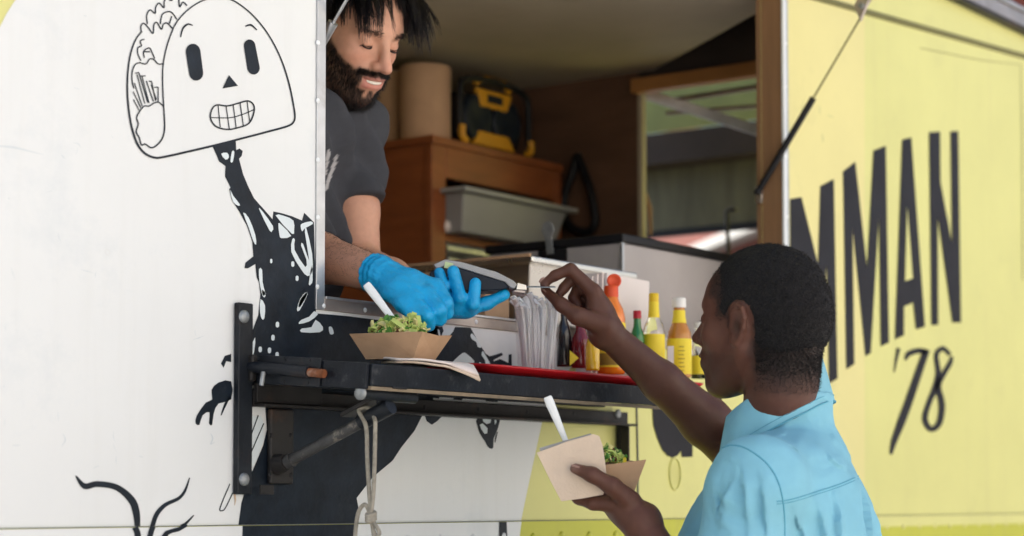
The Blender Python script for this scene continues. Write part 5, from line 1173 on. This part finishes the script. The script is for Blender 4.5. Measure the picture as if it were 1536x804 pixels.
scalp = near & (lf < -.02) & (lu > -.125); fade = np.clip((lu+.112)/.055, 0, 1)*np.clip((-lf-.012)/.025, 0, 1)*scalp*(~earm)+cap*.7*(lf >= -.02); fade = blurv(np.clip(fade, 0, 1), f, 3); cols = cols*(1-.88*fade[:, None])+np.array((.013, .011, .011))*(.88*fade[:, None])
setcol(bodyc, np.clip(cols, 0, 1))
nb = np.empty(len(v)*3, np.float32); bodyc.data.vertices.foreach_get('normal', nb); nrm = nb.reshape(-1, 3)
# thumb nail
tn = LT0[3]; td = unit(LT0[3]-LT0[2]); nl_n = unit(-FW+V(0, 0, .5)); nl_n = unit(nl_n-td*(nl_n@td)); ns_ = np.cross(td, nl_n)
M['nail'] = mat('finger_nail', (.36, .22, .18), .3)
MB().tube([tn+nl_n*.0050-td*.006, tn+nl_n*.0056-td*.001, tn+nl_n*.0044+td*.005], [.0050, .0055, .0040], 12, flat=.35, hint=ns_).build('thumb_nail', 'nail', CU)
for ch_, hint_, nm_ in ((IDX, V(0, 0, 1)-FW*.5, 'finger_nail'), (THM, -FW+V(0, 0, -.2), 'thumb_nail')):
    t0_, d_ = ch_[3], unit(ch_[3]-ch_[2]); n_ = unit(hint_-d_*(hint_@d_)); s_ = np.cross(d_, n_)
    MB().tube([t0_+n_*.0052-d_*.006, t0_+n_*.0056-d_*.001, t0_+n_*.0040+d_*.0045], [.0040, .0046, .0034], 10, flat=.32, hint=s_).build(nm_, 'nail', CU)
# close-cropped hair: rough cap plus thousands of tiny curls
edge = (.10+np.exp(-((lu+.068)/.035)**2))*np.where(lf < -.03, 1, np.clip((.066-lf)/.02+.25, .1, 1))
G = Field(hc.c-.19, hc.c+.19, .003)
G.op(hc.ell((-.0125, 0, .0360), (.0995, .0775, .0900)), .01); G.op(hc.ell((-.047, 0, .003), (.0625, .0670, .060)), .03)
G.op(hc.cone((.150, 0, .02), (.090, 0, -.10), .080, .10), .012, 's'); 
for q in (-1, 1): G.op(hc.ell((-.006, q*.085, -.004), (.028, .03, .044)), .008, 's')
G.op(hc.ell((.03, 0, -.095), (.085, .2, .075)), .01, 's'); G.op(hc.ell((-.075, 0, -.150), (.15, .2, .085)), .03, 's'); G.op(hc.ell((.088, .0, .03), (.03, .045, .035)), .012, 's')
vv, ff = G.mesh(); vv = relax(vv, ff, 1); vv = vv+(vv-hc.c)/np.linalg.norm(vv-hc.c, axis=1)[:, None]*(.0012*rnoise(vv, 500, 21)+.0008*rnoise(vv, 1100, 22))[:, None]
ch = fast_mesh('hair', vv, ff, 'hairB2', CU)
nb = np.empty(len(vv)*3, np.float32); ch.data.vertices.foreach_get('normal', nb); nh = nb.reshape(-1, 3)
outer = np.flatnonzero(((vv-hc.c)*nh).sum(1) > .03); ids = RNG.choice(outer, 15000); paths = []
lowq = hc.loc(vv[ids])
for i, q in zip(ids, lowq):
    if q[2] < -.03 and RNG.uniform() < .35: continue
    p = vv[i]+RNG.normal(0, .0012, 3); a, b, d = frame(nh[i], RNG.normal(0, 1, 3)); r_ = RNG.uniform(.0008, .0019); tw = RNG.uniform(3, 7); hgt = RNG.uniform(.0016, .0034)*np.clip((q[2]+.085)/.06, .25, 1)
    paths.append(np.array([p-nh[i]*.001+nh[i]*hgt*t+r_*(a*math.cos(tw*t)+b*math.sin(tw*t))*min(1, t*2) for t in np.linspace(0, 1, 5)]))
ids = RNG.choice(np.flatnonzero(cap), 15000, p=edge[cap]/edge[cap].sum())
for i in ids:
    p = v[i]+RNG.normal(0, .0012, 3); d = unit(nrm[i]+RNG.normal(0, .5, 3)); d2 = unit(nrm[i]*.2+RNG.normal(0, .6, 3)); s_ = np.clip((L[i, 2]+.10)/.05, .35, 1); paths.append(np.array([p, p+d*.0016*s_, p+d*.0016*s_+d2*.0022*s_]))
vv, ff = strands(paths, .00042); tag(fast_mesh('hair_curls', vv, ff, 'hairB', ch), kind='stuff')
br = np.flatnonzero(near & (lf > .06) & (ll > .013) & (ll < .05) & (lu > .021) & (lu < .028)); paths = []
for i in RNG.choice(br, 200): p = v[i]; tg_ = hc.M[1]*np.sign(L[i, 1]); tg_ = unit(tg_-nrm[i]*(tg_@nrm[i])); paths.append(np.array([p, p+nrm[i]*.0004+tg_*.0025, p+nrm[i]*.0003+tg_*.005]))
vv, ff = strands(paths, .0003); tag(fast_mesh('eyebrows', vv, ff, 'hairB', CU), kind='stuff')
for q in (-1, 1):
    pts = [hc.w(.0745+.0142*math.sqrt(max(0, 1-(t*.82)**2)), q*(.0325+.0128*t), .0005-.001*(1-t*t)) for t in np.linspace(-1, 1, 9)]
    MB().tube(pts, .0006, 6).build('eyelashes', 'lash', CU)
# shirt
F_ = Field((2.14, -.86, .86), (3.02, -.18, 1.62), .0042)
F_.op(cone(Ls+V(0, 0, -.004), Rs+V(0, 0, -.004), .054, .054), .03); F_.op(cone(N-V(0, 0, .105)-fb*.01, Ls+V(0, 0, .006), .058, .048), .03); F_.op(cone(N-V(0, 0, .098)-fb*.01, Rs+V(0, 0, .006), .058, .048), .03)
F_.op(cone(N-fb*.038-V(0, 0, .070), Rs-fb*.02+V(0, 0, .004), .050, .050), .03); F_.op(cone(N-fb*.038-V(0, 0, .080), Ls-fb*.02, .050, .046), .03)
F_.op(ell(N-V(0, 0, .26)-fb*.010, Mb, (.118, .180, .20)), .05); F_.op(ell(N-V(0, 0, .185)-fb*.045, Mb, (.082, .158, .14)), .05)
F_.op(cone(N-V(0, 0, .25), pel+V(0, 0, .02), .145, .150), .07); F_.op(ell(N-V(0, 0, .42), Mb, (.125, .185, .22)), .06)
sl0 = Ls+(Le-Ls)*.86; F_.op(cone(Ls, sl0, .064, .068, flat1=True), .025); sr0 = Rs+(Re-Rs)*.45; F_.op(cone(Rs, sr0, .062, .060, flat1=True), .02)
F_.op(cone(N-V(0, 0, .095)-fb*.012, N-fb*.024+V(0, 0, .024), .076, .0655, flat1=True), .012)
F_.op((lambda X, Y, Z: (Z-(pel[2]+.03))+0*X+0*Y, V(2, -1, .8), V(3.1, 0, .96)), .004, 's')
v2, f2 = F_.mesh(); v2 = relax(v2, f2, 1)
q = (v2-N)@Mb.T
fold = .0045*np.sin(q@np.array((10, 22, 26))+1.8*rnoise(v2, 9, 31))*np.clip((-q[:, 2]-.05)/.2, 0, 1)+.0028*rnoise(v2, 28, 32)+.0018*rnoise(v2, 70, 33)
arm = np.clip((.0-(q[:, 1]+.13))/.05, 0, 1); ta = (v2-Ls)@unit(Le-Ls); fold += arm*.004*np.sin(ta*75+3*rnoise(v2, 16, 34))
# box pleat below the yoke at the spine
pl_ = np.exp(-((q[:, 1]+.0)/.012)**2)*np.clip((-q[:, 2]-.135)/.04, 0, 1)*(q[:, 0] < 0); pl2 = np.exp(-((np.abs(q[:, 1])-.026)/.007)**2)*np.clip((-q[:, 2]-.135)/.04, 0, 1)*(q[:, 0] < 0)
cen = N+np.outer(q[:, 2], ub)-fb*.01; rd = v2-cen; rd[:, 2] *= .3; rd /= np.linalg.norm(rd, axis=1)[:, None]+1e-9
def crease(a, b, w_, amp):
    d_ = b-a; t_ = np.clip(((v2-a)@d_)/(d_@d_), 0, 1); off_ = v2-a-np.outer(t_, d_); dist = np.linalg.norm(off_, axis=1); sgn = off_@unit(np.cross(d_, V(.3, .5, .8)))
    return amp*np.exp(-(dist/w_)**2)*(1-.5*np.exp(-(dist/(w_*.35))**2)*1.0)*np.sin(np.pi*np.clip(t_, .06, .94))*np.where(sgn > 0, 1, -.75)
from mathutils.bvhtree import BVHTree
bv0 = BVHTree.FromPolygons([tuple(a_) for a_ in v2.tolist()], f2.tolist())
def on0(px, py):
    h_ = bv0.ray_cast(Vector(CAM), Vector(ray(px, py)).normalized()); return None if h_[0] is None else np.array(h_[0])
for (x0, y0, x1, y1, w_, am) in ((1092, 690, 1078, 790, .012, .006), (1110, 700, 1120, 800, .014, .006), (1140, 720, 1150, 810, .011, .006), (1185, 640, 1160, 720, .014, .005), (1215, 630, 1180, 690, .010, .004), (1240, 640, 1280, 700, .014, .004), (1190, 770, 1215, 830, .014, .007), (1225, 760, 1245, 830, .012, .006), (1252, 745, 1262, 830, .010, .006), (1290, 730, 1305, 820, .010, .006), (1205, 700, 1270, 690, .012, .004), (1130, 660, 1170, 640, .010, .004), (1075, 740, 1130, 770, .009, .005), (1068, 770, 1110, 800, .009, .005), (1250, 600, 1285, 650, .009, .004), (1100, 655, 1085, 720, .009, .005)):
    a_, b_ = on0(x0, y0), on0(x1, y1)
    if a_ is not None and b_ is not None and np.linalg.norm(a_-b_) < .25: fold = fold+1.5*crease(a_, b_, w_, am)
fold += .0022*(np.abs(np.sin(q@np.array((16, 30, 18))+2.6*rnoise(v2, 14, 36)))**3-.4)+.0009*rnoise(v2, 160, 37)
v2 = v2+rd*(fold+.006*pl_-.006*pl2)[:, None]
shirt = fast_mesh('shirt', v2, f2, 'shirt', CU)
from mathutils.bvhtree import BVHTree
bvh = BVHTree.FromPolygons([tuple(a_) for a_ in v2.tolist()], f2.tolist())
def onshirt(px, py, lift=.0004):
    d_ = Vector(ray(px, py)).normalized(); h_ = bvh.ray_cast(Vector(CAM), d_)
    return None if h_[0] is None else np.array(h_[0])+np.array(h_[1])*lift
def seamline(name, pts, r=.0009, n=8, lift=.0003):
    P3 = [onshirt(*p_, lift) for p_ in smoothpath(pts, n)]; P3 = [p_ for p_ in P3 if p_ is not None]
    if len(P3) > 2: MB().tube(P3, r, 6).build(name, 'seamblue', shirt)
seamline('yoke_seam', [(1165, 752), (1187, 749), (1230, 736), (1270, 722), (1312, 702)])
seamline('yoke_seam', [(1165, 756), (1187, 753), (1230, 740), (1270, 726), (1312, 706)], .0006)
seamline('armhole_seam', [(1084, 672), (1098, 668), (1120, 673), (1150, 695), (1168, 725), (1176, 765), (1177, 810)], .0011)
# collar: stand and folded leaf around the neck
nc = N+V(0, 0, .012)+fb*.004; Vs = []; na_ = 48; prof = []
for i in range(na_+1):
    th = math.radians(22+(360-44)*i/na_)           # 0 = front
    cth, sth = math.cos(th), math.sin(th); bk = (1-cth)/2   # 1 at the back
    dirv = fb*cth*1.02+rb*sth
    rows = []
    top = -.034+.090*bk; w_ = .0025*math.sin(th*5)+.0015*math.sin(th*11)
    for rr_, hh in ((.0640+.004*(1-bk), top-.040), (.0605, top-.006), (.0610, top+.002), (.0630, top+.0040), (.0660, top+.001), (.0715+w_*.5, top-.024), (.0800+w_, top-.062-.006*(1-bk)), (.0785+w_, top-.0630-.006*(1-bk)), (.0685, top-.028), (.0615, top-.010)):
        rows.append(nc+dirv*rr_*(1.0+.05*abs(sth))+V(0, 0, hh)+fb*(-.010*bk))
    prof.append(rows)
m_ = len(prof[0]); vs = sum(prof, []); fs = [(i*m_+j, (i+1)*m_+j, (i+1)*m_+j+1, i*m_+j+1) for i in range(na_) for j in range(m_-1)]
mb = MB(); mb.add(vs, fs, True); co = mb.build('collar', 'shirt', shirt); co.modifiers.new('s', 'SOLIDIFY').thickness = .0012
MB().tube([r_[6]+unit(r_[6]-nc)*.0006 for r_ in prof], .0011, 6).build('collar_hem', 'seamblue', co)
MB().tube([r_[5]*.25+r_[6]*.75+unit(r_[6]-nc)*.0008 for r_ in prof], .0005, 5).build('collar_stitching', 'seamblue', co)
lower_body(CU, pel, fb, rb, 0.0)

# ---------------------------------------------------------------- food in the customer's hand
B2 = empty('taco_boat'); tag(B2, 'paper boat of taco and greens held in the customer hand', 'food boat')
zq = 2.908; c2 = dep(905, 741, zq); L2 = unit(RT*1.0+FW*.25+V(0, 0, .12)); W2 = unit(np.cross(V(0, 0, 1), L2)); u2 = np.cross(L2, W2)
boat(B2, c2, L2, W2, u2, .040, .026, .042)
MB().tube([c2-L2*.05+u2*.03, c2-L2*.02+u2*.036, c2+L2*.02+u2*.034, c2+L2*.04+u2*.026], [.012, .024, .022, .010], 14, flat=.5).build('tortilla', 'tortilla', B2)
heap(B2, c2+u2*.040+L2*.004, L2*.034, W2*.024, u2*.026, 230, .0075, share=(.45, .3, .2, .05))
MB().obox(c2+u2*.040+L2*.030, L2*.010+u2*.003, W2*.008, u2*.008).build('lime_wedge', 'yellow_label', B2, bevel=.004)
NP = [(805, 679), (851, 662), (890, 651), (899, 654), (904, 668), (908, 695), (911, 722), (905, 742), (872, 748), (842, 752), (826, 722)]
mb = MB(); mb.prism([dep(x, y, 2.842+.0006*(850-x)/10) for x, y in NP], unit(V(FW[0], FW[1], 0))*.0016); nk = mb.build('paper_napkin', 'napkin', None, bevel=.0006)
tag(nk, 'folded tan napkin pinched by the thumb against the held boat', 'napkin')
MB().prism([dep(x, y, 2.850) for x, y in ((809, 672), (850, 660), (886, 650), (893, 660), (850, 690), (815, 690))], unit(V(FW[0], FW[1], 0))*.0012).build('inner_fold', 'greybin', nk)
fork('plastic_fork', dep(821, 595, 2.885), dep(853, 672, 2.89), 'white plastic fork standing in the held boat behind the napkin', hint=FW)
